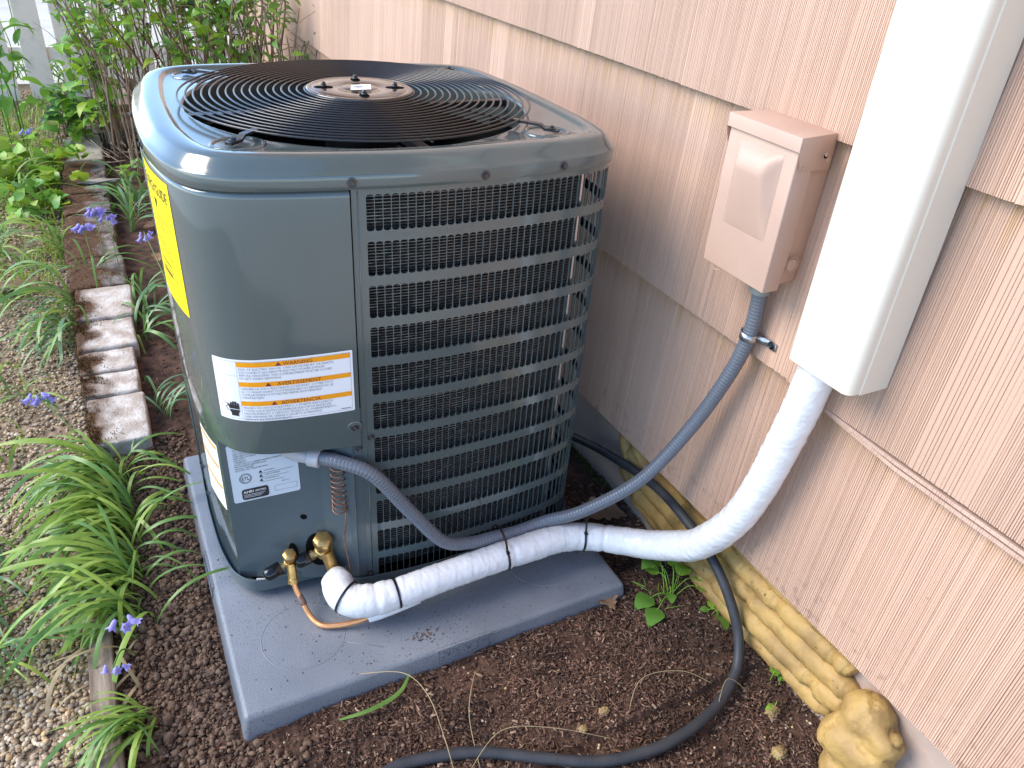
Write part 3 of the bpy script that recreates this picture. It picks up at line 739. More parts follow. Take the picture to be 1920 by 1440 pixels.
    for (tx, ty), a in zip(((.139, .297), (.636, .259), (.655, .740), (.143, .777)), angs):
        c_, s_ = math.cos(a), math.sin(a); R0, R1 = 0.285, math.hypot(tx - CX, ty - CY)
        b = MB()
        for (ra, za, rb, zb) in ((R0, 0.8615, R1 - 0.02, 0.8605), (R1 - 0.02, 0.8605, R1 - 0.012, 0.8550), (R1 - 0.012, 0.8550, R1 + 0.012, 0.8548)):
            q = []
            for rr2, zz in ((ra, za), (rb, zb)):
                for w_, h_ in ((-0.0055, 0), (0.0055, 0), (0.0055, 0.004), (-0.0055, 0.004)):
                    q.append((CX + c_ * rr2 - s_ * w_, CY + s_ * rr2 + c_ * w_, zz + h_))
            b.add(q, [(0, 1, 2, 3), (4, 7, 6, 5), (0, 4, 5, 1), (1, 5, 6, 2), (2, 6, 7, 3), (3, 7, 4, 0)])
        b.build('strap', BLACK, G)
        screw((CX + c_ * R1, CY + s_ * R1, 0.8590), (0, 0, 1), U, 0.0040)
    # hub plate with slots, bolts and sticker
    v, f = lathe([(0.0925, 0.0), (0.0922, 0.0035), (0.089, 0.0042), (0.0845, 0.0042), (0.0830, 0.0034), (0.0815, 0.0042), (0.033, 0.0046), (0.0318, 0.0038), (0.0306, 0.0046), (0.0, 0.0048)], (CX, CY, 0.8710), (0, 0, 1), 72)
    hubm = mat('glossy_hub', (0.045, 0.035, 0.03), rough=0.16, coat=0.8, color2=(0.06, 0.045, 0.035), scale=30, bump=0.03, bscale=90)
    obj('hub_plate', v, f, hubm, G, True)
    for a in (80, 170, 260, 350):
        a = math.radians(a); x, y = CX + 0.062 * math.cos(a), CY + 0.062 * math.sin(a)
        b = MB(); v, f = lathe([(0.0115, 0.0), (0.0105, 0.0008), (0.0085, 0.0002)], (0, 0, 0), (0, 0, 1), 24)
        c_, s_ = math.cos(a), math.sin(a)
        v = [(x + (p[0] * 1.5) * c_ - p[1] * 0.75 * s_, y + (p[0] * 1.5) * s_ + p[1] * 0.75 * c_, 0.8755 + p[2]) for p in v]
        obj('slot', v, f, DARK, G, True)
        b = MB(); b.add(*lathe([(0.0052, 0.0), (0.0052, 0.004)], (x, y, 0.8758), (0, 0, 1), 6)); b.add(*lathe([(0.0040, 0.003), (0.0042, 0.0062), (0.003, 0.0082), (0.0008, 0.009)], (x, y, 0.8758), (0, 0, 1), 14))
        b.build('bolt', BLACK, G, True)
    q = [(-.023, -.020), (.014, -.020), (.026, .020), (-.010, .020)]
    obj('sticker', [(CX + x, CY + y - 0.002, 0.8763) for x, y in q], [(0, 1, 2, 3)], WHITE, G)
    m = MB()
    for k, (a0, a1) in enumerate(((-.012, .012), (-.010, .006), (-.008, .002))):
        y = 0.007 - k * 0.005; m.add([(CX + a0, CY + y - .0027, 0.8766), (CX + a1, CY + y - .0027, 0.8766), (CX + a1, CY + y - .0007, 0.8766), (CX + a0, CY + y - .0007, 0.8766)], [(0, 1, 2, 3)])
    m.build('sticker_print', INKG, G)
    # --- motor, mount bars and fan inside
    b = MB(); b.add(*lathe([(0.0, 0.845), (0.055, 0.843), (0.064, 0.835), (0.065, 0.74), (0.05, 0.73), (0.0, 0.73)], (CX, CY, 0), (0, 0, 1), 32)); b.build('fan_motor', BLACK, U, True)
    for a in (0.02, PI / 2 + 0.05):
        c_, s_ = math.cos(a), math.sin(a); b = MB(); q = []
        for rr2 in (-0.288, 0.288):
            for w_, h_ in ((-0.009, 0), (0.009, 0), (0.009, 0.012), (-0.009, 0.012)): q.append((CX + c_ * rr2 - s_ * w_, CY + s_ * rr2 + c_ * w_, 0.832 + h_ + 0.003 * (a > 1)))
        b.add(q, [(0, 1, 2, 3), (4, 7, 6, 5), (0, 4, 5, 1), (1, 5, 6, 2), (2, 6, 7, 3), (3, 7, 4, 0)]); b.build('motor_bracket', BLACK, U)
    blade = mat('fan_blade_metal', (0.10, 0.10, 0.11), rough=0.4, metal=0.6)
    F_ = empty('fan', (0, 0, 0)); F_.parent = U; F_.location = Vector((CX, CY, 0.72)) - U.location
    for k in range(4):
        a0 = k * PI / 2 + 0.6; vs = []; fs = []
        for i in range(7):
            for j in range(9):
                r = 0.05 + 0.205 * i / 6; t = a0 + (j / 8 - 0.5) * (0.9 + 0.35 * i / 6) + 0.25 * i / 6
                vs.append((CX + r * math.cos(t), CY + r * math.sin(t), 0.70 + 0.055 * (j / 8 - 0.5) * 2 * (0.6 + 0.2 * i / 6)))
        for i in range(6):
            for j in range(8): p = i * 9 + j; fs.append((p, p + 1, p + 10, p + 9))
        obj('fan_blade', vs, fs, blade, F_, True)
    v, f = lathe([(0.055, 0.68), (0.055, 0.73), (0.0, 0.735)], (CX, CY, 0), (0, 0, 1), 24); obj('fan_hub', v, f, blade, F_, True)
unit()

# ------------------------------------------------------------------ labels
def label_base(name, f2, w_, h_, m, parent, rc=0.002, nu=24):
    """rounded rectangle sheet mapped by f2(u, v, lift)"""
    vs = []; fs = []
    cols = sorted(set([0, rc * .3, rc, w_ - rc, w_ - rc * .3, w_] + [w_ * i / nu for i in range(1, nu)]))
    for u in cols:
        e = 0
        if u < rc: e = rc - math.sqrt(max(0, rc * rc - (rc - u) ** 2))
        if u > w_ - rc: e = rc - math.sqrt(max(0, rc * rc - (u - w_ + rc) ** 2))
        vs.append(f2(u, e, 0)); vs.append(f2(u, h_ - e, 0))
    for i in range(len(cols) - 1): fs.append((2 * i, 2 * i + 2, 2 * i + 3, 2 * i + 1))
    return obj(name, vs, fs, m, parent, True)

def rect(m, f2, u0, u1, v0, v1, lift=0.0004, nu=12):
    for i in range(nu):
        a = u0 + (u1 - u0) * i / nu; b = u0 + (u1 - u0) * (i + 1) / nu
        m.add([f2(a, v0, lift), f2(b, v0, lift), f2(b, v1, lift), f2(a, v1, lift)], [(0, 1, 2, 3)])

def textrow(m, f2, txt, u, v, size, width=None, lift=0.0006, align='L', res=1):
    tv, tf = text_mesh(txt, size, res)
    if not tv: return
    wd = max(t[0] for t in tv); sc = (width / wd) if width else 1
    if align == 'C': u -= wd * sc / 2
    m.add([f2(u + x * sc, v + y, lift) for x, y, z in tv], tf)

def poly(m, f2, pts, lift=0.0006): m.add([f2(u, v, lift) for u, v in pts], [tuple(range(len(pts)))])

def warning_label():
    s0 = BODY.find(.066, .259); s1 = BODY.find(.262, .186) ; W = s1 - s0; H = 0.115; zb = 0.431
    def f2(u, v, l): p = BODY.at(s0 + u, 0.0052 + l); return (p.x, p.y, zb + v + 0.010 * (u / W))
    base = label_base('warning_label', f2, W, H, WHITE, U)
    L = 0.041
    m = MB()
    for (a, b, c, d_) in ((.0035, W - .0035, H - .0040, H - .0035), (.0035, W - .0035, .0035, .0040), (.0035, .0039, .0035, H - .0035), (W - .0039, W - .0035, .0035, H - .0035), (L, L + .0004, .0035, H - .0035), (.0035, L, H - .030, H - .0296)):
        rect(m, f2, a, b, c, d_, 0.0004)
    tri = MB(); txt = MB(); body = MB(); heads = MB()
    bands = ((H - .0045, 'WARNING'), (H - .0405, 'AVERTISSEMENT'), (H - .0765, 'ADVERTENCIA'))
    paras = (('RISK OF ELECTRIC SHOCK. CAN CAUSE INJURY OR DEATH:', 'DISCONNECT ALL REMOTE ELECTRIC POWER SUPPLIES', 'BEFORE SERVICING. THIS COMPARTMENT MUST BE CLOSED', 'EXCEPT WHEN SERVICING.'),
             ('DANGER DE CHOC ÉLECTRIQUE OU DE MORT. COUPEZ TOUT', 'LE COURANT AVANT TOUT ENTRETIEN OU RÉPARATION. LE', 'COMPARTIMENT DOIT RESTER FERMÉ SAUF PENDANT', "L'ENTRETIEN."),
             ('PELIGRO DE CHOQUE ELÉCTRICO O MUERTE. DESCONECTE', 'TODAS LAS FUENTES DE ENERGÍA ELÉCTRICA ANTES DE', 'MANTENIMIENTO O SERVICIO TÉCNICO. EL COMPARTIMENTO', 'DEBE PERMANECER CERRADO EXCEPTO DURANTE EL', 'SERVICIO DE MANTENIMIENTO.'))
    ob = MB()
    for (vt, hd), pa in zip(bands, paras):
        ob = MB(); rect(ob, f2, L + .0008, W - .0042, vt - .0085, vt, 0.0005); ob.build('orange_band', ORG, base)
        textrow(txt, f2, hd, (L + W) / 2 + .004, vt - .0075, 0.0092, None, 0.0008, 'C', 2)
        tw = len(hd) * 0.0030; uc = (L + W) / 2 + .004 - tw - .008
        poly(tri, f2, [(uc - .0045, vt - .0077), (uc + .0045, vt - .0077), (uc, vt - .0008)], 0.0008)
        for k, line in enumerate(pa):
            textrow(body, f2, line, L + .003, vt - .0085 - .0056 * (k + 1) - .0002 + .0003, 0.0054, len(line) * 0.00287, 0.0007)
    rect(body, f2, W - .022, W - .006, .006, .0075, 0.0005, 2)
    txt.build('heading', INKR, base); tri.build('warning_triangle', INKR, base); body.build('fine_print', INKG, base); m.build('label_rule', INKG, base)
    # hand with a bolt
    hnd = MB(); cu, cv = .0285, .0175
    poly(hnd, f2, [(cu - .0055, cv - .009), (cu + .0065, cv - .009), (cu + .0065, cv - .004), (cu + .009, cv + .001), (cu + .009, cv + .003), (cu - .0075, cv + .003), (cu - .0075, cv), (cu - .0055, cv - .004)])
    poly(hnd, f2, [(cu - .008, cv + .0042), (cu + .009, cv + .0042), (cu + .009, cv + .011), (cu - .0065, cv + .011), (cu - .0095, cv + .014), (cu - .0105, cv + .013)])
    for k, hh in enumerate((.0165, .0185, .0185, .0160)): rect(hnd, f2, cu - .0062 + k * .0039, cu - .0030 + k * .0039, cv + .0105, cv + hh, 0.0006, 1)
    hnd.build('hand_symbol', INK, base)
    z = MB(); pts = [(.011, .033), (.017, .031), (.0185, .0275), (.0145, .024), (.0165, .020), (.0195, .018)]
    for (a, b), (c, d_) in zip(pts, pts[1:]):
        dx, dy = c - a, d_ - b; l_ = math.hypot(dx, dy); nx, ny = -dy / l_ * .0005, dx / l_ * .0005
        poly(z, f2, [(a - nx, b - ny), (c - nx, d_ - ny), (c + nx, d_ + ny), (a + nx, b + ny)])
    z.build('spark_symbol', INKR, base)
warning_label()

def energy_label():
    s0 = BODY.T - (BODY.T - BODY.find(.034, .62)) ; s1 = BODY.find(.0467, .303) + BODY.T; s0 = s1 - 0.150
    W = 0.150; H = 0.212; zb = 0.590
    def f2(u, v, l): p = BODY.at(s0 + u, 0.0052 + l); return (p.x, p.y, zb + v)
    base = label_base('energy_label', f2, W, H, YEL, U)
    m = MB(); textrow(m, f2, 'ENERGYGUIDE', .010, H - .034, .024, W - .02, 0.0006, 'L', 2)
    poly(m, f2, [(W / 2 - .012, H - .044), (W / 2 + .002, H - .044), (W / 2 - .005, H - .062)])
    for k in range(14):
        if k in (3, 8): continue
        v = H - .072 - k * .0085; rect(m, f2, .012 + (k % 3) * .01, W - .02 - (k * 37 % 50) / 1000, v, v + .0012, 0.0005, 6)
    rect(m, f2, .008, W - .008, .066, .0668, 0.0005, 10)
    rect(m, f2, .045, .095, .045, .050, 0.0005, 4)
    m.build('print', INK, base)
energy_label()

def side_label():
    s1 = BODY.find(.0495, .297) + BODY.T; W = 0.085; s0 = s1 - W; H = 0.148; zb = 0.195
    def f2(u, v, l): p = BODY.at(s0 + u, 0.0006 + l); return (p.x, p.y, zb + v)
    base = label_base('side_label', f2, W, H, CREAML, U)
    m = MB()
    for v in (.136, .095, .048): m = MB(); rect(m, f2, .004, W - .004, v, v + .006, 0.0005, 8); m.build('orange_band', ORG, base)
    m = MB()
    for k in range(12):
        v = .128 - k * .0105
        if min(abs(v - q) for q in (.136, .095, .048)) < .008: continue
        rect(m, f2, .006, W - .01 - (k * 31 % 30) / 1000, v, v + .0012, 0.0004, 6)
    m.build('fine_print', INKG, base)
side_label()

def rating_plate():
    a = Vector((.054, .289, 0)); d_ = Vector((.207 - .054, .223 - .289, 0)).normalized(); n = Vector((d_.y, -d_.x, 0))
    W = 0.120; H = 0.130; zb = 0.2165; u0 = .008
    def f2(u, v, l): p = a + d_ * (u0 + u) + n * (0.0006 + l); return (p.x, p.y, zb + v + 0.30 * u)
    base = label_base('rating_plate', f2, W, H, SILVERL, U, 0.004)
    m = MB()
    lines = ['MODEL NO.          PH 1  HZ 60', 'S.N. 208/230 VOLTS', 'MAX FUSE AMPS OR MAX CIRCUIT BREAKER', 'TIME DELAY FUSE OR HACR CIRCUIT BREAKER', 'MIN CIRCUIT AMPS    15.2', 'FAN MOTOR', 'COMPRESSOR', 'SHORT CIRCUIT CURRENT 5kA RMS SYMMETRICAL', 'MAX WORKING PRESSURE HIGH', 'FACTORY CHARGED', 'FACTORY TEST PRESSURE HIGH']
    for k, t in enumerate(lines): textrow(m, f2, t, .010, H - .014 - k * .0046, .0044, min(0.095, len(t) * .0022))
    m.build('fine_print', INK, base)
    m = MB(); ns = 28
    cu, cv = .026, .052
    for r0, r1 in ((.0105, .0112), (.0085, .0094)):
        for k in range(ns):
            a0, a1 = 2 * PI * k / ns, 2 * PI * (k + 1) / ns
            poly(m, f2, [(cu + r0 * math.cos(a0), cv + r0 * math.sin(a0)), (cu + r1 * math.cos(a0), cv + r1 * math.sin(a0)), (cu + r1 * math.cos(a1), cv + r1 * math.sin(a1)), (cu + r0 * math.cos(a1), cv + r0 * math.sin(a1))])
    textrow(m, f2, 'ETL', cu - .0068, cv - .0038, .011, .0136, 0.0007, 'L', 2); m.build('round_emblem', INK, base)
    m = MB()
    for k in range(3):
        v = .058 - k * .0095; poly(m, f2, [(.050, v), (.057, v), (.0535, v + .006)], .0007)
    textrow(m, f2, 'WARNING', .060, .060, .0038); textrow(m, f2, 'AVERTISSEMENT', .060, .0505, .0038); textrow(m, f2, 'ADVERTENCIA', .060, .041, .0038)
    for k in range(3): rect(m, f2, .052, .110 - .008 * k, .0555 - k * .0095, .0561 - k * .0095, .0005, 4)
    rect(m, f2, .075, .115, .022, .0224, .0005, 2); rect(m, f2, .075, .115, .010, .0104, .0005, 2); rect(m, f2, .075, .0754, .010, .0224, .0005, 1); rect(m, f2, .1146, .115, .010, .0224, .0005, 1)
    textrow(m, f2, 'PART NO.', .088, .029, .0036); m.build('warning_print', INK, base)
    m = MB(); u_, v_, w2, h2 = .016, .004, .048, .024; r = .005; pts = []
    for cx, cy, a0 in ((u_ + w2 - r, v_ + h2 - r, 0), (u_ + r, v_ + h2 - r, 90), (u_ + r, v_ + r, 180), (u_ + w2 - r, v_ + r, 270)):
        for k in range(5): a_ = math.radians(a0 + 22.5 * k); pts.append((cx + r * math.cos(a_), cy + r * math.sin(a_)))
    poly(m, f2, pts, .0007); m.build('black_badge', INK, base)
    m = MB(); textrow(m, f2, 'AHRI', u_ + .003, v_ + .0145, .0085, .018, .0010, 'L', 2); textrow(m, f2, 'CERTIFIED', u_ + .023, v_ + .0150, .0058, .021, .0010)
    for k in range(3): rect(m, f2, u_ + .003, u_ + w2 - .006 - .004 * k, v_ + .0108 - k * .003, v_ + .0114 - k * .003, .0010, 3)
    m.build('badge_lettering', WHITE, base)
    # small black hole in the panel
    p = a + d_ * 0.128 + n * 0.0004; v, f = lathe([(0.0062, 0), (0.0062, 0.0002)], (p.x, p.y, 0.187), n, 20); obj('service_hole', v, f, DARK, U)
rating_plate()

# ------------------------------------------------------------------ valves and tubes
def valves():
    n = Vector((-.396, -.918, 0))
    # flat black ovals painting the darkness of the holes behind the valves
    pts = []; c = Vector((.207, .2285, .0))
    m = MB(); prof = []
    for k in range(24):
        a = 2 * PI * k / 24; prof.append((0.024 * math.cos(a), 0.105 + 0.042 * math.sin(a)))
    A = Vector((.054, .289, 0)); d_ = Vector((.918, -.396, 0))
    def PP(u, z, l): return A + d_ * (0.150 + u) + n * l + Vector((0, 0, z))
    m.add([PP(u, z, 0.0008) for u, z in prof], [tuple(range(24))]); m.build('valve_opening', DARK, U)
    m = MB(); m.add([PP(0.38 * u - .048, 0.03 + 0.62 * z, 0.0008) for u, z in prof], [tuple(range(24))]); m.build('valve_opening', DARK, U)
    def valve(name, cap, body_end, r, side, rs, Ls):
        V = empty(name, (0, 0, 0)); V.parent = U; V.location = Vector(cap) - U.location
        ax = Vector((-0.10, -0.32, 1)).normalized(); c = Vector(cap)
        b = MB(); b.add(*lathe([(r * 0.93, 0.0), (r, 0.0018), (r, r * 1.15), (r * 0.9, r * 1.32), (r * 0.2, r * 1.34)], c, ax, 6)); o = b.build('hex_cap', BRASS, V); bevel(o, 0.0008, 1)
        bd = (Vector(body_end) - c)
        b = MB(); b.add(*lathe([(r * 0.80, 0.001), (r * 0.80, -r * 0.5), (r * 0.92, -r * 0.6), (r * 0.92, -r * 1.5), (r * 0.72, -r * 1.65)], c, ax, 20))
        L = bd.length; b.add(*lathe([(r * 0.66, r * 0.8), (r * 0.66, L * 0.8), (r * 0.74, L * 0.82), (r * 0.74, L)], c, bd, 20)); b.build('valve_body', BRASS, V, True); 
        sharp(V.children[-1])
        sd = Vector(side).normalized(); q = c - ax * r * 1.0
        b = MB(); b.add(*lathe([(r * 0.40, 0), (r * 0.40, r * 1.6)], q, sd, 14)); b.add(*lathe([(r * 0.5, r * 1.1), (r * 0.5, r * 1.5)], q, sd, 6)); b.build('port_neck', BRASS, V)
        h0 = r * 1.5; b = MB(); b.add(*lathe([(rs * 0.85, h0), (rs, h0 + 0.002), (rs, h0 + Ls * 0.72), (rs * 0.93, h0 + Ls * 0.86), (rs * 0.75, h0 + Ls * .95), (rs * 0.4, h0 + Ls)], q, sd, 24)); b.build('port_cap', RUB, V, True)
        b = MB(); b.add(*lathe([(r * 0.5, 0), (r * 0.5, 0.03)], q, -n, 14)); b.build('stub', BRASS, V)
    valve('service_valve', (.137, .226, .106), (.1345, .205, .062), 0.0132, (-0.95, -0.10, -0.28), 0.0132, 0.034)
    valve('service_valve', (.198, .214, .128), (.213, .197, .060), 0.0185, (-0.88, -0.02, -0.22), 0.0132, 0.029)
    # capillary: straight piece, spring coil, tail
    P = [Vector(p) for p in ((.238, .224, .372), (.232, .212, .352), (.226, .205, .338))]
    P = catmull(P, 5); cc = Vector((.2285, .2005, 0)); zt = 0.336; turns = 9
    prev = P[-1]
    for k in range(turns * 16):
        t = k / (turns * 16); a = 2 * PI * k / 16; z = zt - 0.005 - 0.112 * (1.25 * t - .25 * t * t)
        dz = 0.0; P.append(Vector((cc.x + 0.0118 * math.cos(a), cc.y - 0.006 + 0.0105 * math.sin(a), z + 0.0025 * math.sin(a + k * .05))))
    tail = catmull([P[-1], Vector((.2395, .196, .222)), Vector((.236, .186, .195)), Vector((.2305, .183, .16)), Vector((.234, .180, .115)), Vector((.237, .178, .075)), Vector((.234, .182, .045))], 8)
    P += tail[1:]
    v, f = tube(P, 0.00165, 7); obj('capillary_tube', v, f, COPPER_D, U, True)
    # strip of printed tape on the pan
    q = [(.073, .262), (.108, .2475), (.112, .262), (.078, .276)]
    obj('barcode_sticker', [(x, y, 0.0288) for x, y in q], [(0, 1, 2, 3)], WHITE, U)
    m = MB()
    for k in range(6):
        t = .1 + .14 * k; 
        def B(t, s): 
            a = Vector((*q[0], 0)).lerp(Vector((*q[1], 0)), t); b = Vector((*q[3], 0)).lerp(Vector((*q[2], 0)), t); return a.lerp(b, s) + Vector((0, 0, 0.0292))
        m.add([B(t, .3), B(t + .04, .3), B(t + .04, .8), B(t, .8)], [(0, 1, 2, 3)])
    m.build('sticker_print', INKG, U)
valves()

# ================================================================== CONDUIT, LINE SET, BOX, COVER, HOSE
def conduit():
    C = empty('electrical_conduit', (.203, .205, .30), 'ribbed grey flexible conduit looping from the air conditioner up to the painted box', 'conduit')
    P = [(.190, .215, .3375), (.203, .207, .338), (.233, .184, .336), (.283, .156, .312), (.344, .140, .221), (.404, .130, .136), (.461, .131, .1085), (.52, .133, .101), (.575, .135, .096),
         (.633, .128, .108), (.69, .085, .152), (.775, .036, .241), (.835, -.001, .372), (.860, -.034, .495), (.868, -.050, .577), (.867, -.054, .639), (.862, -.055, .676)]
    Q = resample(catmull(P, 14), 0.0013)
    prof = (1.0, 1.004, 1.0, 0.99, 0.955)
    v, f = tube(Q, 0.0128, 20, rf=lambda i, k: prof[i % 5]); o = obj('ribbed_hose', v, f, COND, C, True)
    a = Vector(P[0]); d_ = (Vector(P[2]) - a).normalized()
    b = MB(); b.add(*lathe([(.0150, -.004), (.0165, -.003), (.0165, .016), (.0150, .017)], a, d_, 28)); b.build('collar', COND_D, C); sharp(C.children[-1])
    b = MB(); b.add(*tube(catmull([a - d_ * 0.002, a + Vector((-.02, .010, .004)), a + Vector((-.038, .016, .016)), a + Vector((-.045, .018, .036))], 5), .0125, 16)); b.build('elbow', COND_D, C, True)
    t = Vector(P[-1]); b = MB(); b.add(*lathe([(.0145, -.006), (.0160, -.005), (.0165, .012), (.0165, .024)], t, (0, 0, 1), 24)); b.build('box_connector', GREYFIT, C); sharp(C.children[-1])
    # strap
    K = empty('conduit_strap', (.885, -.06, .59), 'small shiny zinc strap clamping the grey conduit to the siding', 'pipe strap')
    c = Vector((.8675, -.0515, .590)); ax = (Vector(P[15]) - Vector(P[14])).normalized()
    vs = []; fs = []; path = []
    for k in range(17):
        a = math.radians(60 + 240 * k / 16); path.append(Vector((c.x + .0150 * math.cos(a), c.y + .0150 * math.sin(a), 0)))
    path = [Vector((.8835, -.028, 0)), Vector((.8815, -.034, 0))] + path + [Vector((.8760, -.072, 0)), Vector((.8845, -.079, 0)), Vector((.8850, -.098, 0))]
    for p in path:
        for (h, t_) in ((-.0065, 0), (.0065, 0)): vs.append((p.x, p.y, c.z + h + (p.y - c.y) * 0.1))
    for i in range(len(path) - 1): fs.append((2 * i, 2 * i + 1, 2 * i + 3, 2 * i + 2))
    o = obj('band', vs, fs, ZINC, K, True); sm = o.modifiers.new('s', 'SOLIDIFY'); sm.thickness = 0.0014; sm.offset = 0
    screw((.8842, -.0885, .5865), (-1, 0, 0), K, 0.0042, 'strap_screw'); screw((.8835, -.030, .592), (-1, -0.3, 0), K, 0.003, 'strap_screw')
conduit()

def lineset():
    L = empty('insulated_line_set', (.25, .11, .04), 'wrinkled white wrapped refrigerant line running from the brass valves into the cream wall cover', 'pipe')
    P = [(.2135, .186, .0735), (.208, .165, .074), (.206, .145, .072), (.214, .126, .067), (.236, .112, .0635), (.27, .104, .064), (.31, .101, .067), (.36, .100, .071), (.46, .100, .0765), (.56, .1005, .078), (.62, .101, .0785),
         (.665, .0985, .0765), (.71, .084, .074), (.757, .052, .076), (.80, .005, .090), (.824, -.045, .122), (.835, -.094, .168), (.840, -.148, .262), (.845, -.177, .36), (.85, -.194, .472), (.852, -.206, .562), (.853, -.211, .640), (.853, -.211, .70)]
    Q = resample(catmull(P, 12), 0.0028); n = len(Q); rad = []
    for i, q in enumerate(Q):
        t = i / n; r = 0.0278
        if i * 0.0028 < 0.02: r = 0.0175 + (i * 0.0028) / 0.02 * 0.0103
        r += 0.0016 * math.sin(t * 23) * (0.3 if t > .1 else 1) + (0.0008 * math.exp(-((t - .07) / .035) ** 2)) + 0.002 * math.exp(-((t - .55) / .08) ** 2)
        for tc in (0.085, 0.115, 0.285, 0.435): r -= 0.0022 * math.exp(-((t - tc) / .004) ** 2)
        rad.append(r)
    def wr(i, k):
        q = Q[i]; a = 2 * PI * k / 40
        # overlapping spiral turns of tape and creases
        turn = ((i * 0.0028 / 0.034) + k / 40) % 1.0
        e = 0.028 * (turn - 0.5)
        e += 0.030 * noise.noise(Vector((math.cos(a) * 1.3 + q.x * 22, math.sin(a) * 1.3 + q.y * 22, q.z * 26)))
        s = 0.034 * abs(noise.noise(Vector((math.cos(a) * 1.1 + i * 0.30, math.sin(a) * 1.1, i * .06)))) + .010 * noise.noise(Vector((math.cos(a) * 5, math.sin(a) * 5, i * .5)))
        n1 = noise.noise(Vector((math.cos(a) * 1.6 + q.x * 30, math.sin(a) * 1.6 + q.y * 30 + i * .05, q.z * 30 + k * .02)))
        cr = max(0, 1 - abs(n1) * 9)
        n2 = noise.noise(Vector((math.cos(a) * .8 + 5, math.sin(a) * .8 - i * .11, i * .16)))
        cr2 = max(0, 1 - abs(n2) * 12)
        return 1 + e + s + .020 * cr + .022 * cr2
    v, f = tube(Q, rad, 40, rf=wr); o = obj('vinyl_wrap', v, f, WRAP, L, True)
    # lengthwise lap of the wrap
    def tie(i0, nm, extra=0):
        i = int(i0 * n); c = Q[i]; t = (Q[i + 2] - Q[i - 2]).normalized(); u = Vector((0, 0, 1)); u = (u - t * u.dot(t)).normalized(); w_ = t.cross(u)
        ring = []
        for k in range(40):
            a = 2 * PI * k / 40; d_ = u * math.cos(a) + w_ * math.sin(a); r = rad[i] + 0.0009
            if extra:
                # stretched over the conduit lying behind and above
                dd = Vector((0, 0.033, 0.034)); dd = dd - t * dd.dot(t); m_ = dd.length
                pr_ = d_.dot(dd.normalized()); sup = m_ * pr_ + 0.0142
                r = max(r, sup if pr_ > 0.3 else 0)
            ring.append(c + d_ * r)
        vs = []; fs = []
        for p in ring:
            o_ = (p - c).normalized()
            for s_, h in ((-.0022, 0), (-.0022, .0014), (.0022, .0014), (.0022, 0)): vs.append(p + t * s_ + o_ * h)
        for k in range(40):
            for j in range(4): a = k * 4; b = ((k + 1) % 40) * 4; fs.append((a + j, b + j, b + (j + 1) % 4, a + (j + 1) % 4))
        obj(nm, vs, fs, TIE, L)
        h = ring[34 if not extra else 4]; obj('tie_head', *boxg(h.x - .003, h.x + .003, h.y - .003, h.y + .003, h.z - .002, h.z + .003), TIE, L)
    tie(.045, 'cable_tie'); tie(.115, 'cable_tie'); tie(.275, 'cable_tie', 1); tie(.405, 'cable_tie', 1)
    # liquid line
    C = [(.1345, .206, .066), (.137, .198, .052), (.1425, .184, .034), (.148, .165, .0185), (.157, .143, .0105), (.172, .127, .0095), (.208, .1135, .0125), (.248, .104, .0225), (.285, .098, .034), (.32, .099, .05)]
    v, f = tube(resample(catmull(C, 10), .003), .0050, 14); obj('copper_pipe', v, f, COPPER, L, True)
    b = MB(); a = Vector(C[2]); d_ = (Vector(C[3]) - Vector(C[1])).normalized(); b.add(*lathe([(.0053, -.010), (.0061, -.008), (.0062, .008), (.0053, .011)], a, d_, 16)); b.build('brazed_joint', COPPER_D, L, True)
    b = MB(); b.add(*lathe([(.0125, -.022), (.0128, .006)], (.2135, .186, .0735), (-.02, -.35, .2), 16)); b.build('copper_stub', COPPER_D, L, True)
    # flap of wrap around the liquid line
    b = MB(); F = [Vector(p) for p in ((.247, .103, .0215), (.27, .0985, .030), (.30, .096, .040), (.34, .097, .050))]
    b.add(*tube(resample(catmull(F, 6), .004), [0.0085 + 0.0018 * i / 5 for i in range(60)], 16)); b.build('wrap_tail', WRAP, L, True)
lineset()

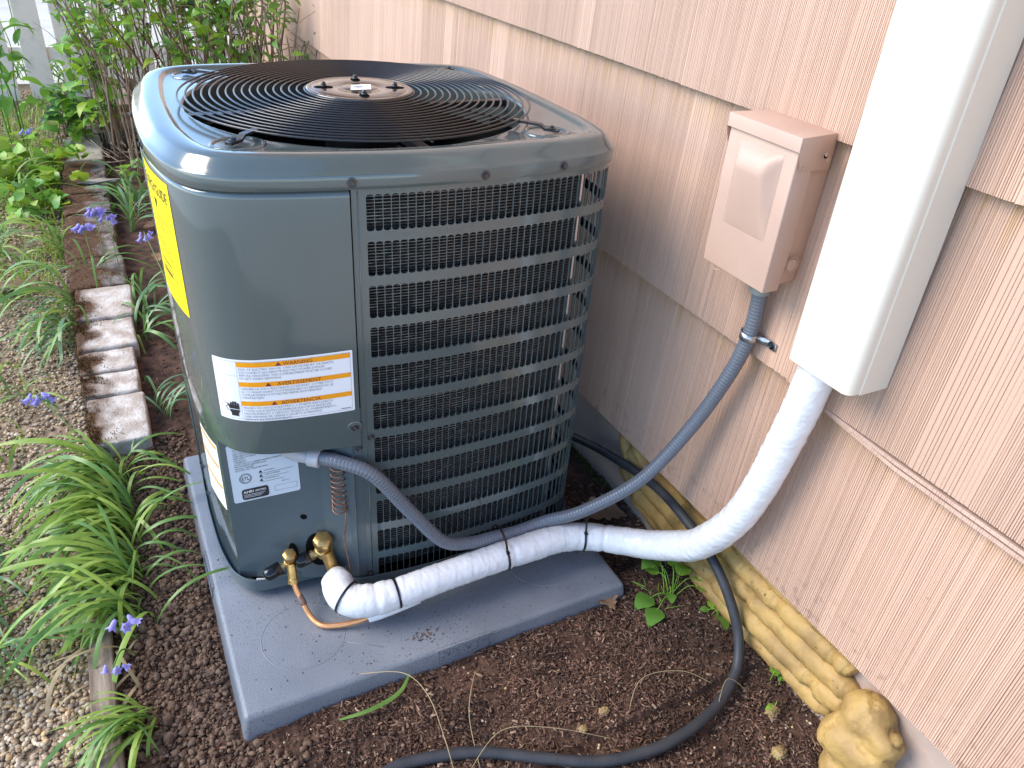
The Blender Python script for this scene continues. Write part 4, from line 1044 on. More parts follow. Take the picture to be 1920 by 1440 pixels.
def disconnect_box():
    B = empty('disconnect_box', (.855, -.03, .69), 'tan painted electrical disconnect box with a raised bulge on its door, mounted on the siding', 'electrical box')
    x0, xm, x1 = .8135, .838, .888; y0, y1 = -.104, .037; zb, zt = .698, .915
    b = MB(); b.add(*boxg(xm - .004, x1 + .010, y0 + .0045, y1 - .0035, zb + .006, zt)); b.v = [(x, y + (.010 if x > .88 and y < -.05 else 0), z) for x, y, z in b.v]; o = b.build('back_box', BOXP, B); bevel(o, .0015, 2)
    # door: pan with side returns
    b = MB(); b.add(*boxg(x0, xm + .008, y0, y1, zb, zt - .002)); o = b.build('door', BOXP, B); bevel(o, .0022, 3)
    # bulge
    vs = []; fs = []; U_, V_ = 14, 26; ya, yb = y0 + .024, y1 - .026; za, zc = .772, .898
    for j in range(V_ + 1):
        v = j / V_
        for i in range(U_ + 1):
            u = i / U_
            ramp = min(1, v / .74) if v <= .74 else 1 - ((v - .74) / .26) ** 2.2
            ramp = max(0, ramp) * (0.9 + 0.1)
            inset = 0.0065 + .010 * (1 - v) * 0 + .012 * ramp
            e = min(u, 1 - u) * (yb - ya); s = min(1, e / (.004 + .016 * ramp)); s = s * s * (3 - 2 * s)
            h = .0185 * (ramp ** 0.9) * s
            vs.append((x0 - 0.0003 - h, yb + (ya - yb) * u, za + (zc - za) * v))
    for j in range(V_):
        for i in range(U_): a = j * (U_ + 1) + i; fs.append((a, a + U_ + 1, a + U_ + 2, a + 1))
    obj('door_bulge', vs, fs, BOXP, B, True)
    # hood
    b = MB(); b.add([(x0 - .0045, y0 - .004, zt - .004), (x0 - .0045, y1 + .004, zt - .004), (x0 - .0045, y1 + .004, zt + .0155), (x0 - .0045, y0 - .004, zt + .0155),
                     (x1, y0 + .007, zt - .036), (x1, y1 + .004, zt - .036), (x1, y1 + .004, zt + .0155), (x1, y0 + .007, zt + .0155),
                     (x0 + .004, y0 - .004, zt - .030), (x0 + .004, y1 + .004, zt - .030)],
                    [(0, 3, 2, 1), (3, 7, 6, 2), (0, 8, 4, 7, 3), (1, 2, 6, 5, 9), (4, 5, 6, 7)])
    o = b.build('rain_hood', BOXP, B); bevel(o, .0012, 2); 
    sm = None
    for x, z in ((.825, .888), (.862, .905), (.868, .898)):
        v, f = lathe([(.0028, 0), (.0028, .0006), (.0018, .0008)], (x, y0 - .004, z), (0, -1, 0), 14); obj('rivet', v, f, BOXP, B)
    v, f = lathe([(.0032, -.001), (.0032, .0003)], (.862, y0 - .0042, .903), (0, -1, 0), 12); obj('rivet_hole', v, f, DARK, B)
    # side flange and knockout ring
    b = MB(); b.add([(xm + .008, y0 + .0012, zb + .02), (xm + .011, y0 + .0012, zb + .05), (xm + .011, y0 + .0012, zt - .04), (xm + .008, y0 + .0012, zt - .03), (xm + .006, y0 + .0012, zt - .03), (xm + .006, y0 + .0012, zb + .02)], [tuple(range(6))]); b.build('side_flange', BOXP, B)
    v, f = tube([Vector((.863 + .0125 * math.cos(a), y0 + .0030, .737 + .0125 * math.sin(a))) for a in [2 * PI * k / 32 for k in range(32)]], .0009, 6, closed=True); obj('knockout_ring', v, f, BOXP, B, True)
    v, f = lathe([(.0095, 0), (.0095, .0008), (.008, .0012)], (.863, y0 + .0034, .737), (0, -1, 0), 24); obj('knockout', v, f, BOXP, B)
    # wire seal loop
    P = [Vector((x0 + .008 + .003 * math.sin(t), .007 + .0055 * math.cos(t) - 0.0, zb - .004 + .0045 * math.sin(t))) for t in [2 * PI * k / 20 for k in range(20)]]
    v, f = tube(P, .0009, 6, closed=True); obj('wire_loop', v, f, BOXP, B, True)
    b = MB(); b.add(*boxg(x0 + .006, x0 + .012, -.008, .005, zb - .003, zb + .001)); b.build('hasp', BOXP, B)
disconnect_box()

def duct():
    D = empty('line_set_cover', (.85, -.245, .634), 'tall cream white vinyl line cover running up the wall over the wrapped pipe', 'line cover')
    zb, zt = .632, 2.94; x0, x1 = .812, .884; ya, yb = -.184, -.299     # left, right
    def arc(cx, cy, r, a0, a1, n): return [(cx + r * math.cos(math.radians(a0 + (a1 - a0) * k / n)), cy + r * math.sin(math.radians(a0 + (a1 - a0) * k / n))) for k in range(n + 1)]
    def sweep(outer, inner, zlow, m, name):
        pts = outer + inner; n = len(pts); vs = []; fs = []
        for z in (0, 1):
            for x, y in pts: vs.append((x, y, zt if z else zlow(x)))
        for i in range(n): j = (i + 1) % n; fs.append((i, j, n + j, n + i))
        k = len(outer)
        for i in range(k - 1): fs.append((i, n - 1 - i, n - 2 - i, i + 1))
        o = obj(name, vs, fs, m, D); bm = bmesh.new(); bm.from_mesh(o.data); bmesh.ops.recalc_face_normals(bm, faces=bm.faces); bm.to_mesh(o.data); bm.free(); sharp(o, .5); return o
    def sec(d_):
        return [(x1, ya - d_)] + arc(x0 + .005, ya - .005, .005 - d_, 90, 180, 5) + arc(x0 + .014, yb + .014, .014 - d_, 180, 270, 10) + [(x0 + .0225, yb + d_)]
    sweep(sec(0), sec(.002)[::-1], lambda x: zb + 0.004 * (x - x0) / .07, VINYL, 'front_channel')
    sweep([(x0 + .021, yb - .0002), (x0 + .023, yb - .0016), (x1 + .0035, yb - .0016)], [(x1 + .0035, yb + .0006), (x0 + .023, yb + .0006), (x0 + .021, yb + .0003)], lambda x: zb - .0005, VINYL, 'back_channel')
duct()

def hose():
    P = [(.880, .75, -.030), (.888, .62, -.025), (.893, .516, -.006), (.897, .46, .022), (.897, .40, .046), (.893, .342, .070), (.888, .26, .098), (.880, .17, .128), (.871, .079, .152), (.868, .0, .152), (.868, -.07, .137), (.868, -.13, .112),
         (.869, -.18, .070), (.869, -.215, .022), (.848, -.248, -.012), (.80, -.278, -.026), (.745, -.299, -.028), (.68, -.311, -.030), (.61, -.313, -.030), (.52, -.294, -.032), (.43, -.247, -.032), (.342, -.197, -.030), (.257, -.170, -.030), (.19, -.165, -.030), (.10, -.20, -.030), (.0, -.28, -.032)]
    Q = resample(catmull(P, 10), .008)
    v, f = tube(Q, .0098, 18); o = obj('garden_hose', v, f, HOSE, None, True); tag(o, 'black rubber hose curling from behind the unit across the mulch', 'hose')
hose()

# ------------------------------------------------------------------ spray foam along the foundation
def blob(c, r, sc, seed, sub=3, amp=0.18, fr=1.6):
    bm = bmesh.new(); bmesh.ops.create_icosphere(bm, subdivisions=sub, radius=1); out = []
    for v in bm.verts:
        d_ = v.co.normalized(); n1 = noise.noise(d_ * fr + Vector((seed, 0, 0))) * amp * 2 + noise.noise(d_ * fr * 3 + Vector((0, seed, 0))) * amp * .6
        v.co = Vector((d_.x * sc[0], d_.y * sc[1], d_.z * sc[2])) * r * (1 + n1) + Vector(c)
    vs = [tuple(v.co) for v in bm.verts]; fs = [tuple(q.index for q in p.verts) for p in bm.faces]; bm.free(); return vs, fs

def foam():
    F = empty('spray_foam', (.91, 0, .05), 'mustard yellow expanding foam laid in long overlapping beads under the siding', 'spray foam')
    rr = random.Random(5)
    def bead(P, r, sq=1.0):
        Q = resample(catmull(P, 10), .006); n = len(Q); sd = rr.uniform(0, 50)
        rad = [r * min(1, .42 + .58 * math.sqrt(min(1, i / 4)), .42 + .58 * math.sqrt(min(1, (n - 1 - i) / 4))) * (1 + .10 * noise.noise(Vector((i * .12, sd, 0)))) for i in range(n)]
        Q = resample(Q, .0035); rad = [rad[min(n - 1, int(i * n / len(Q)))] for i in range(len(Q))]
        v, f = tube(Q, rad, 24, rf=lambda i, k: 1 + .07 * noise.noise(Vector((i * .16, k * .45, sd))) + .035 * noise.noise(Vector((i * .6, k * 1.1, sd))) - .10 * max(0, 1 - abs(noise.noise(Vector((i * .07, math.cos(k * .26) * .6, sd + 4)))) * 14))
        obj('foam_bead', v, f, FOAM, F, True)
    # heights of four rows as a function of y (rows sag in the middle and fan towards the near end)
    def row(k, y):
        t = (0.24 - y) / 0.66
        base = [.016, .052, .090, .128, .158][k]; sag = -.018 * math.sin(min(1, max(0, t)) * PI) * (1 - k / 5)
        return base + sag + (.01 if k == 0 and y > .1 else 0)
    xs = [.920, .915, .916, .917, .920]
    for k in range(5):
        y = [.215, .205, .235, .262, .24][k]; yend = [-.395, -.43, -.42, -.40, -.37][k]
        while y > yend + .012:
            L = rr.uniform(.14, .30); y2 = max(yend - .012, y - L)
            P = [(xs[k] + rr.uniform(-.002, .002), y - (y - y2) * j / 3, row(k, y - (y - y2) * j / 3) + rr.uniform(-.003, .003)) for j in range(4)]
            bead(P, [.0215, .0235, .0235, .022, .0185][k]); y = y2 + .012
    # ends turned up near the unit
    bead([(.918, .285, .150), (.914, .262, .145), (.908, .235, .120), (.908, .20, .104)], .017); bead([(.914, .235, .155), (.908, .205, .150), (.906, .17, .138), (.907, .13, .128)], .015)
    bead([(.918, .262, .062), (.912, .232, .070), (.910, .20, .060), (.912, .165, .045)], .018)
    m = MB(); cnt = 0
    while cnt < 420:
        k = rr.randrange(5); y = rr.uniform(-.41, .22); a = rr.uniform(.1, 1.7); r = .0222
        x = xs[k] - math.cos(a) * r; z = row(k, y) + math.sin(a) * r; l = rr.uniform(.0006, .0022)
        if noise.noise(Vector((y * 14, z * 20, 3))) < -.05: continue
        t = rr.uniform(0, PI); m.add([(x - .001, y - l, z), (x - .0006, y, z + l * .5), (x, y + l, z + .0006), (x - .0012, y, z - l * .4)], [(0, 1, 2, 3)]); cnt += 1
    o = m.build('stuck_dirt', CHIP, F); o['kind'] = 'stuff'
    # lump at the near end
    Lp = empty('foam_lump', (.88, -.47, -.05), 'dirty mustard lump of hardened foam with white specks, at the near end of the beads', 'spray foam')
    specs = [((.900, -.468, .095), .046, (1.0, 1.0, 1.1)), ((.885, -.500, .050), .044, (.9, 1.15, 1.0)), ((.874, -.458, .045), .040, (1, .9, 1)), ((.872, -.482, -.012), .040, (1, 1.0, .95)), ((.888, -.515, .095), .030, (.9, 1, 1)), ((.872, -.505, -.055), .036, (1, 1, .9))]
    mball = []
    vs = []; fs = []
    mb = bpy.data.metaballs.new('lump'); mb.resolution = 0.006; mb.render_resolution = 0.006; mb.threshold = 0.32
    mo = bpy.data.objects.new('lump', mb); COL.objects.link(mo)
    for c, r, s_ in specs:
        e = mb.elements.new(); e.co = c; e.radius = r * 1.38; e.stiffness = 2
    dg = bpy.context.evaluated_depsgraph_get(); dg.update(); me = bpy.data.meshes.new_from_object(mo.evaluated_get(dg)); bpy.data.objects.remove(mo)
    for v in me.vertices:
        n_ = v.normal; h = noise.noise(v.co * 38) * .0045 + noise.noise(v.co * 90) * .0016
        cr = abs(noise.noise(v.co * 17 + Vector((3, 1, 7)))); h -= .009 * max(0, 1 - cr / .07)
        v.co += n_ * h
    me.name = 'foam_lump'; link('foam_body', me, Lp, FOAM, True)
    for c, r in (((.858, -.474, .040), .0055), ((.862, -.505, .060), .006), ((.868, -.487, .098), .0045)):
        v, f = blob(c, r, (1, 1.4, 1), c[1] * 99, 2); obj('white_speck', v, f, WHITE, Lp, True)
    for i, (x, y, r, lb) in enumerate(((.572, -.218, .010, 'small mustard foam crumb lying on the mulch, left of its neighbour near the hose'), (.521, -.232, .0085, 'smallest mustard foam crumb half sunk in the mulch by the hose'),
                                   (.862, -.338, .014, 'crusty tan foam crumb beside the foundation and a round green seedling'), (.815, -.405, .014, 'crusty yellow foam crumb at the bottom edge near the big lump'))):
        v, f = blob((x, y, soil_z(x, y) + .006), r, (1, .8, .6), i * 7.3, 4, .2, 3.5); tag(obj('foam_crumb', v, f, FOAMD, None, True), lb, 'foam', 'foam crumbs on the mulch')
foam()

# ================================================================== BRICK EDGING
def bricks():
    rows = [(.878, 1.092, -.196, -.058, 0, .4), (1.10, 1.222, -.200, -.062, 0, -.3), (1.228, 1.345, -.205, -.062, 0, .2), (1.352, 1.548, -.208, -.050, 0, -.8), (1.556, 1.765, -.205, -.040, 0, .8),
            (1.775, 2.02, -.215, -.045, 1, .3), (2.03, 2.26, -.225, -.055, 1, -.4), (2.27, 2.49, -.222, -.05, 1, .6), (2.50, 2.73, -.222, -.05, 1, 0), (2.74, 2.97, -.220, -.045, 1, -.5),
            (2.98, 3.20, -.215, -.045, 1, .5), (3.21, 3.42, -.215, -.04, 2, .3), (3.43, 3.66, -.205, -.035, 2, -.4), (3.67, 3.90, -.20, -.03, 1, 0)]
    labels = ['nearest grey brick of the edging, its near face showing, brown moss along its left side',
              'grey brick second from the near end of the edging, moss along its left side', 'grey brick third from the near end with a dark moss patch at its joint',
              'pitted grey brick fourth from the near end, grass blades across it', 'grey brick farthest of the bare near bricks, with a dark brown moss patch on top',
              'dark brick covered in rusty moss directly behind the bare grey bricks', 'mossy brick beside the bluebell flowers, second behind the bare bricks', 'rusty moss covered brick beside a strap leaf clump, third behind the bare bricks',
              'crumbling mossy brick in the middle of the edging', 'dark brown mossy brick with a pale stone sliver beyond it', 'rusty brown mossy brick just before the pale clean one',
              'pale clean brick near the far end of the edging', 'grey brick with white lichen near the far end', 'last mossy brick under the big green leaf at the far end of the edging']
    rr = random.Random(3); fib = []
    for (ya, yb, xa, xb, kind, tl), lb in zip(rows, labels):
        yb -= .005; bm = bmesh.new(); zt = .002 + rr.uniform(-.006, .006); v, f = boxg(0, xb - xa, 0, yb - ya, -.09, 0)
        me = mesh('b', v, f); bm.from_mesh(me); bpy.data.meshes.remove(me)
        bmesh.ops.bevel(bm, geom=bm.edges[:], offset=.006, segments=2, profile=.5, affect='EDGES')
        bmesh.ops.subdivide_edges(bm, edges=[e for e in bm.edges if e.calc_length() > .03], cuts=9, use_grid_fill=True)
        L = Vector((rr.uniform(0, 50), 0, 0)); rgh = .0035 if kind == 0 else .007
        ang = math.radians(rr.uniform(-3, 3)); c_, s_ = math.cos(ang), math.sin(ang)
        for q in bm.verts:
            p = q.co; d_ = noise.noise(p * 22 + L) * rgh + noise.noise(p * 70 + L) * rgh * .45
            n_ = (p - Vector(((xb - xa) / 2, (yb - ya) / 2, -.045))); n_ = Vector((n_.x / .07, n_.y / .08, n_.z / .045)).normalized()
            p = p + n_ * d_
            if kind and p.x < .02: p.z -= .004
            x, y = p.x - .07, p.y - .1
            q.co = Vector((xa + .07 + x * c_ - y * s_, ya + .1 + x * s_ + y * c_, zt + p.z + tl * .012 * (p.y / (yb - ya) - .5)))
        me = bpy.data.meshes.new('brick'); bm.to_mesh(me); bm.free()
        o = link('concrete_brick', me, None, (BRICKG, BRICKM, BRICKD)[kind], True)
        try: me.set_sharp_from_angle(angle=.9)
        except Exception: pass
        tag(o, lb, 'brick', 'concrete bricks edging the bed')
        # moss fibres
        nf = 1100 if yb < 2 else 500
        for _ in range(nf):
            if kind == 1: x = rr.uniform(xa, xb)
            else: x = xa + abs(rr.gauss(0, .030))
            y = rr.uniform(ya, yb)
            if noise.noise(Vector((x * 22, y * 22, 0))) < (-.08 if kind == 1 else -.12 - (.0 if x < xa + .03 else -.15)): continue
            fib.append((x, y, zt + (-.002), rr.uniform(.004, .010)))
        for _ in range(200 if yb < 2 else 60):
            y = rr.uniform(ya, yb); fib.append((xa - .002, y, zt - rr.uniform(.0, .06), rr.uniform(.005, .012)))
    m = MB()
    for x, y, z, h in fib:
        a = rr.uniform(0, 2 * PI); w_ = rr.uniform(.0007, .0016); dx, dy = math.cos(a) * w_, math.sin(a) * w_; lx, ly = rr.uniform(-.004, .004), rr.uniform(-.004, .004)
        m.add([(x - dx, y - dy, z), (x + dx, y + dy, z), (x + lx, y + ly, z + h)], [(0, 1, 2)])
    o = m.build('moss', MOSSF); o['kind'] = 'stuff'; tag(o, 'rusty brown moss tufts creeping over the brick edging', 'moss')
bricks()

def board():
    bm = bmesh.new(); v, f = boxg(0, .040, 0, 1.15, -.09, 0); me = mesh('b', v, f); bm.from_mesh(me); bpy.data.meshes.remove(me)
    bmesh.ops.bevel(bm, geom=bm.edges[:], offset=.003, segments=2, profile=.5, affect='EDGES')
    bmesh.ops.subdivide_edges(bm, edges=[e for e in bm.edges if e.calc_length() > .5], cuts=60)
    for q in bm.verts:
        p = q.co; q.co = Vector((-.226 + p.x + .004 * noise.noise(Vector((p.y * 3, 1, 0))), -.30 + p.y, -.026 + p.z + .003 * noise.noise(Vector((p.y * 9, p.x * 60, 0)))))
    me = bpy.data.meshes.new('board'); bm.to_mesh(me); bm.free(); o = link('edging_board', me, None, OLDWOOD); tag(o, 'weathered brown timber edging board between gravel and bed, half hidden by leaves', 'edging board')
board()

# ================================================================== SCATTER (stuff)
def ico(sub):
    bm = bmesh.new(); bmesh.ops.create_icosphere(bm, subdivisions=sub, radius=1); v = np.array([x.co[:] for x in bm.verts]); f = np.array([[q.index for q in p.verts] for p in bm.faces]); bm.free(); return v, f

def scatter(name, base_v, base_f, P, Sc, Rz, Tilt, m, smooth, jitter=0.0, label=None, cat=None, seed=1):
    """P Nx3, Sc Nx3, yaw and tilt angles; one joined mesh through numpy"""
    r_ = np.random.default_rng(seed); N = len(P); nv = len(base_v); V = np.repeat(base_v[None], N, 0)
    if jitter: V = V * (1 + r_.uniform(-jitter, jitter, (N, nv, 1)))
    V = V * np.array(Sc)[:, None, :]
    t = np.array(Tilt)[:, None]; c, s = np.cos(t), np.sin(t); y = V[:, :, 1] * c - V[:, :, 2] * s; z = V[:, :, 1] * s + V[:, :, 2] * c; V = np.stack([V[:, :, 0], y, z], 2)
    a = np.array(Rz)[:, None]; c, s = np.cos(a), np.sin(a); x = V[:, :, 0] * c - V[:, :, 1] * s; y = V[:, :, 0] * s + V[:, :, 1] * c; V = np.stack([x, y, V[:, :, 2]], 2)
    V = V + np.array(P)[:, None, :]
    k = base_f.shape[1]; Fc = (base_f[None] + (np.arange(N) * nv)[:, None, None]).reshape(-1, k)
    me = bpy.data.meshes.new(name); me.vertices.add(N * nv); me.vertices.foreach_set('co', V.reshape(-1).astype(np.float32))
    me.loops.add(Fc.size); me.loops.foreach_set('vertex_index', Fc.reshape(-1).astype(np.int32)); me.polygons.add(len(Fc))
    me.polygons.foreach_set('loop_start', np.arange(0, Fc.size, k, dtype=np.int32)); me.polygons.foreach_set('loop_total', np.full(len(Fc), k, dtype=np.int32))
    me.update(calc_edges=True); me.validate(); me.materials.append(m)
    if smooth: me.shade_smooth()
    o = bpy.data.objects.new(name, me); COL.objects.link(o); o['kind'] = 'stuff'
    if label: tag(o, label, cat)
    return o

def visible(x, y, z=0, mar=60):
    dx, dy, dz = x + .0249, y + .859, z - 1.179
    cx = _R[0][0] * dx + _R[1][0] * dy + _R[2][0] * dz; cy = _R[0][1] * dx + _R[1][1] * dy + _R[2][1] * dz; cz = _R[0][2] * dx + _R[1][2] * dy + _R[2][2] * dz
    if cz <= 0.05: return False
    return -mar * 4 < 960 + 1445 * cx / cz < 1920 + mar * 4 and -mar < 720 + 1445 * cy / cz < 1440 + mar * 6

def on_pad(x, y, e=0.0): return -.008 - e < x < .766 + e and -.008 - e < y < .766 + e

def mulch():
    rr = random.Random(21); P = []; Sc = []; Rz = []; Ti = []
    cv = np.array([(-1, -1, -1), (1, -.6, -1), (1, .8, -1), (-1, 1, -1), (-.8, -.8, 1), (.9, -.5, 1), (.7, .7, 1), (-.9, .6, 1)], float)
    cf = np.array([(0, 3, 2, 1), (4, 5, 6, 7), (0, 1, 5, 4), (1, 2, 6, 5), (2, 3, 7, 6), (3, 0, 4, 7)])
    while len(P) < 85000:
        x = rr.uniform(-.05, .945); y = rr.uniform(-.55, 1.9) if rr.random() < .45 else rr.uniform(-.5, .35)
        if on_pad(x, y) or not visible(x, y): continue
        clod = x < .10 - .25 * (0 - y) * 0 and -.5 < y < .7
        if x < .10 and rr.random() < .72: continue
        if noise.noise(Vector((x * 9, y * 9, 4))) < -.28 and rr.random() < .6: continue
        if x < -.02 and y > .9 and rr.random() < .3: continue
        big = rr.random(); l = (rr.uniform(.0008, .0022) if big < .5 else rr.uniform(.002, .0058)) * (1.9 if big > .96 else 1); wd = l * rr.uniform(.2, .55) if l < .006 else l * rr.uniform(.12, .3)
        P.append((x, y, soil_z(x, y) + rr.uniform(-.003, .007))); Sc.append((l, wd, rr.uniform(.0002, .0007))); Rz.append(rr.uniform(0, PI)); Ti.append(rr.gauss(0, .8))
    scatter('bark_mulch', cv, cf, P, Sc, Rz, Ti, CHIP, False, .12, 'dark red brown bark mulch spread around the pad', 'mulch', 2)
    # crumbs of soil on the left of the pad
    P = []; Sc = []; Rz = []; Ti = []; v, f = ico(2)
    while len(P) < 17000:
        x = rr.gauss(-.085, .07) if rr.random() < .7 else rr.uniform(-.18, .35); y = rr.uniform(-.42, .95)
        if x > .02 and y > -.04: continue
        if x > .14 and rr.random() < .75: continue
        if on_pad(x, y, .004) or x < -.185 or not visible(x, y): continue
        s = rr.choice((.0009, .0011, .0013, .0016, .002, .002, .0026, .0035, .005, .0075 if rr.random() < .3 else .0015)) * rr.uniform(.7, 1.15)
        P.append((x, y, soil_z(x, y) + s * .4 + rr.uniform(0, .004))); Sc.append((s, s * rr.uniform(.7, 1.1), s * rr.uniform(.55, .9))); Rz.append(rr.uniform(0, 6)); Ti.append(rr.uniform(-.5, .5))
    scatter('soil_crumbs', v, f, P, Sc, Rz, Ti, CLOD, False, .34, 'dry brown soil clods beside the left edge of the pad', 'soil', 3)
    # pale bits and small stones in the mulch
    P = []; Sc = []; Rz = []; Ti = []; v, f = ico(1)
    while len(P) < 520:
        x = rr.uniform(0, .94); y = rr.uniform(-.5, .3)
        if on_pad(x, y, .01) or not visible(x, y): continue
        s = rr.uniform(.001, .0036); P.append((x, y, soil_z(x, y) + .004)); Sc.append((s, s * .8, s * .6)); Rz.append(rr.uniform(0, 6)); Ti.append(0)
    scatter('small_stones', v, f, P, Sc, Rz, Ti, PEB, True, .2, 'small pale stones among the bark mulch', 'stones', 4)
    # debris on the pad
    P = []; Sc = []; Rz = []; Ti = []
    for _ in range(260):
        x = rr.uniform(.01, .75); y = rr.uniform(.01, .22) if x > .1 else rr.uniform(.01, .7)
        l = rr.uniform(.0006, .002); 
        if rr.random() < .12: x, y = rr.gauss(.335, .02), rr.gauss(.04, .008); l *= 1.6
        if not (.01 < x < .75 and .01 < y < .75): continue
        P.append((x, y, .0008)); Sc.append((l, l * .4, .0005)); Rz.append(rr.uniform(0, PI)); Ti.append(0)
    scatter('pad_debris', cv, cf, P, Sc, Rz, Ti, CHIP, False, .1, 'specks of bark scattered on the pad', 'debris', 5)
mulch()

def gravel():
    rr = random.Random(8)
    P = []; Sc = []; Rz = []; Ti = []; v, f = ico(2)
    while len(P) < 19000:
        y = rr.uniform(-.35, 2.3) if rr.random() < .6 else rr.uniform(-.35, .9); x = rr.uniform(-.75, -.196)
        if not visible(x, y): continue
        if y > 1.5 and rr.random() < .3: continue
        s = rr.uniform(.0022, .0064); P.append((x, y, grav_z(x, y) + rr.uniform(.0, .006))); Sc.append((s, s * rr.uniform(.65, .95), s * rr.uniform(.45, .7))); Rz.append(rr.uniform(0, 6)); Ti.append(rr.gauss(0, .3))
    scatter('pea_gravel', v, f, P, Sc, Rz, Ti, PEB, True, .05, 'rounded tan pea gravel of the path left of the brick edging', 'gravel', 6)
    P = []; Sc = []; Rz = []; Ti = []; v, f = ico(1)
    while len(P) < 7000:
        y = rr.uniform(2.3, 5.0); x = rr.uniform(-1.1, -.2)
        if not visible(x, y): continue
        s = rr.uniform(.004, .009); P.append((x, y, grav_z(x, y) + .004)); Sc.append((s, s * .8, s * .6)); Rz.append(rr.uniform(0, 6)); Ti.append(0)
    scatter('far_gravel', v, f, P, Sc, Rz, Ti, PEB, True, .1, 'gravel farther along the path among the weeds', 'gravel', 7)
gravel()

# ================================================================== PLANTS
def blade_mesh(L, w_, lean, droop, seg=11, twist=.3, fold=.25):
    """strap leaf rising from the origin and arching towards +x"""
    vs = []; fs = []; p = Vector((0, 0, 0)); a = lean
    for i in range(seg + 1):
        t = i / seg; ww = w_ * (.55 + .45 * math.sin(min(1, t * 2.2) * PI / 2)) * (1 if t < .7 else max(.02, 1 - ((t - .7) / .3) ** 2)) * .5
        d_ = Vector((math.sin(a), 0, math.cos(a))); n_ = Vector((math.cos(a), 0, -math.sin(a)))
        tw = twist * t * 2; side = Vector((0, 1, 0)) * math.cos(tw) + n_ * math.sin(tw)
        vs += [p - side * ww - n_ * ww * fold * -1, p.copy() + n_ * ww * fold * .6, p + side * ww - n_ * ww * fold * -1]
        p = p + d_ * (L / seg); a += droop / seg * (1.4 if t < .55 else .7)
        if p.z < .004 and t > .3: a = min(a, PI / 2 + .02); p.z = max(p.z, .002)
    for i in range(seg):
        b = i * 3; fs += [(b, b + 1, b + 4, b + 3), (b + 1, b + 2, b + 5, b + 4)]
    return vs, fs

BL = []
_r = random.Random(31)
for i in range(30):
    L = _r.uniform(.16, .34); vs, fs = blade_mesh(L, _r.uniform(.0065, .0105), _r.uniform(.05, .5), _r.uniform(1.2, 2.5), twist=_r.uniform(-.5, .5))
    for mi in range(3):
        me = mesh('leaf_blade', vs, fs); me.materials.append(BLADEM[mi]); me.shade_smooth(); BL.append((me, i, mi, L))

def clump(name, roots, n, dirs, label, cat, mats, smin, smax, seed, group=None, z=-.055):
    rr = random.Random(seed); c = roots[0]
    o = empty(name, (c[0], c[1], z), label, cat, group)
    for _ in range(n):
        k = rr.random() * (len(roots) - 1); i = int(k); a, b = Vector((*roots[i], 0)), Vector((*roots[min(i + 1, len(roots) - 1)], 0)); p = a.lerp(b, k - i)
        x, y = p.x + rr.gauss(0, .012), p.y + rr.gauss(0, .012)
        m = rr.choice(mats); pool = [q for q in BL if q[2] == m]; me = rr.choice(pool)[0]
        q = bpy.data.objects.new('leaf', me); COL.objects.link(q); q.parent = o
        q.location = (x - c[0], y - c[1], rr.uniform(0, .012)); q.rotation_euler = (rr.gauss(0, .12), rr.gauss(0, .12), math.radians(rr.gauss(dirs[0], dirs[1]))); s = rr.uniform(smin, smax); q.scale = (s, s, s)
    return o

clump('bluebell_clump', [(-.150, .30), (-.140, .42), (-.135, .55), (-.14, .66), (-.145, .76), (-.155, .82)], 270, (176, 32), 'large flopped heap of bright green strap leaves over the gravel edge, front left', 'bluebell leaves', [0, 0, 1], .75, 1.15, 1)
clump('bluebell_clump', [(-.13, .30), (-.13, .5), (-.13, .7), (-.13, .86)], 34, (-10, 55), 'looser green strap leaves arching over the bare soil beside the big heap', 'bluebell leaves', [1, 0], .5, .95, 2)
clump('bluebell_clump', [(-.15, .07), (-.145, .13)], 38, (205, 30), 'small green strap leaf tuft growing across the timber board, front left', 'bluebell leaves', [0, 1], .45, .9, 3)
clump('bluebell_clump', [(-.215, 1.45), (-.215, 1.62), (-.22, 1.78)], 60, (188, 28), 'green strap leaves fanning left over the gravel beside the bare grey bricks', 'bluebell leaves', [1, 1, 2, 0], .75, 1.2, 4)
clump('bluebell_clump', [(-.03, 1.45), (.0, 1.60), (-.01, 1.75)], 30, (20, 80), 'cool green strap leaves between the grey bricks and the air conditioner', 'bluebell leaves', [2, 2, 1], .8, 1.3, 5)
clump('bluebell_clump', [(-.03, 1.12), (-.02, 1.0)], 12, (40, 60), 'sparse cool green blades against the right side of the nearest bricks', 'bluebell leaves', [2], .6, 1.0, 6)
clump('bluebell_clump', [(0.0, 2.35), (.05, 2.6), (.02, 2.8)], 44, (60, 90), 'dark green arching strap leaves in the shade behind the mossy bricks', 'bluebell leaves', [2, 2, 1], .9, 1.5, 7)
clump('bluebell_clump', [(-.17, 1.92), (-.15, 1.96)], 11, (120, 90), 'few upright strap leaves growing through the mossy bricks under the bluebells', 'bluebell leaves', [1], .9, 1.3, 8)
clump('bluebell_clump', [(-.235, 2.15), (-.24, 2.3), (-.3, 2.4)], 26, (150, 70), 'upright pale green blades at the left edge of the mossy bricks', 'bluebell leaves', [0, 1], .7, 1.2, 9)
clump('bluebell_clump', [(-.42, 2.2), (-.45, 2.45)], 34, (120, 90), 'pale green grassy tuft in the gravel at the left edge of the photo', 'bluebell leaves', [0, 1], .6, 1.1, 10)
clump('bluebell_clump', [(-.36, 2.75), (-.42, 3.0), (-.3, 3.1)], 60, (120, 90), 'thick green blades under the round leaved weeds, upper left', 'bluebell leaves', [0, 1], .7, 1.3, 11)
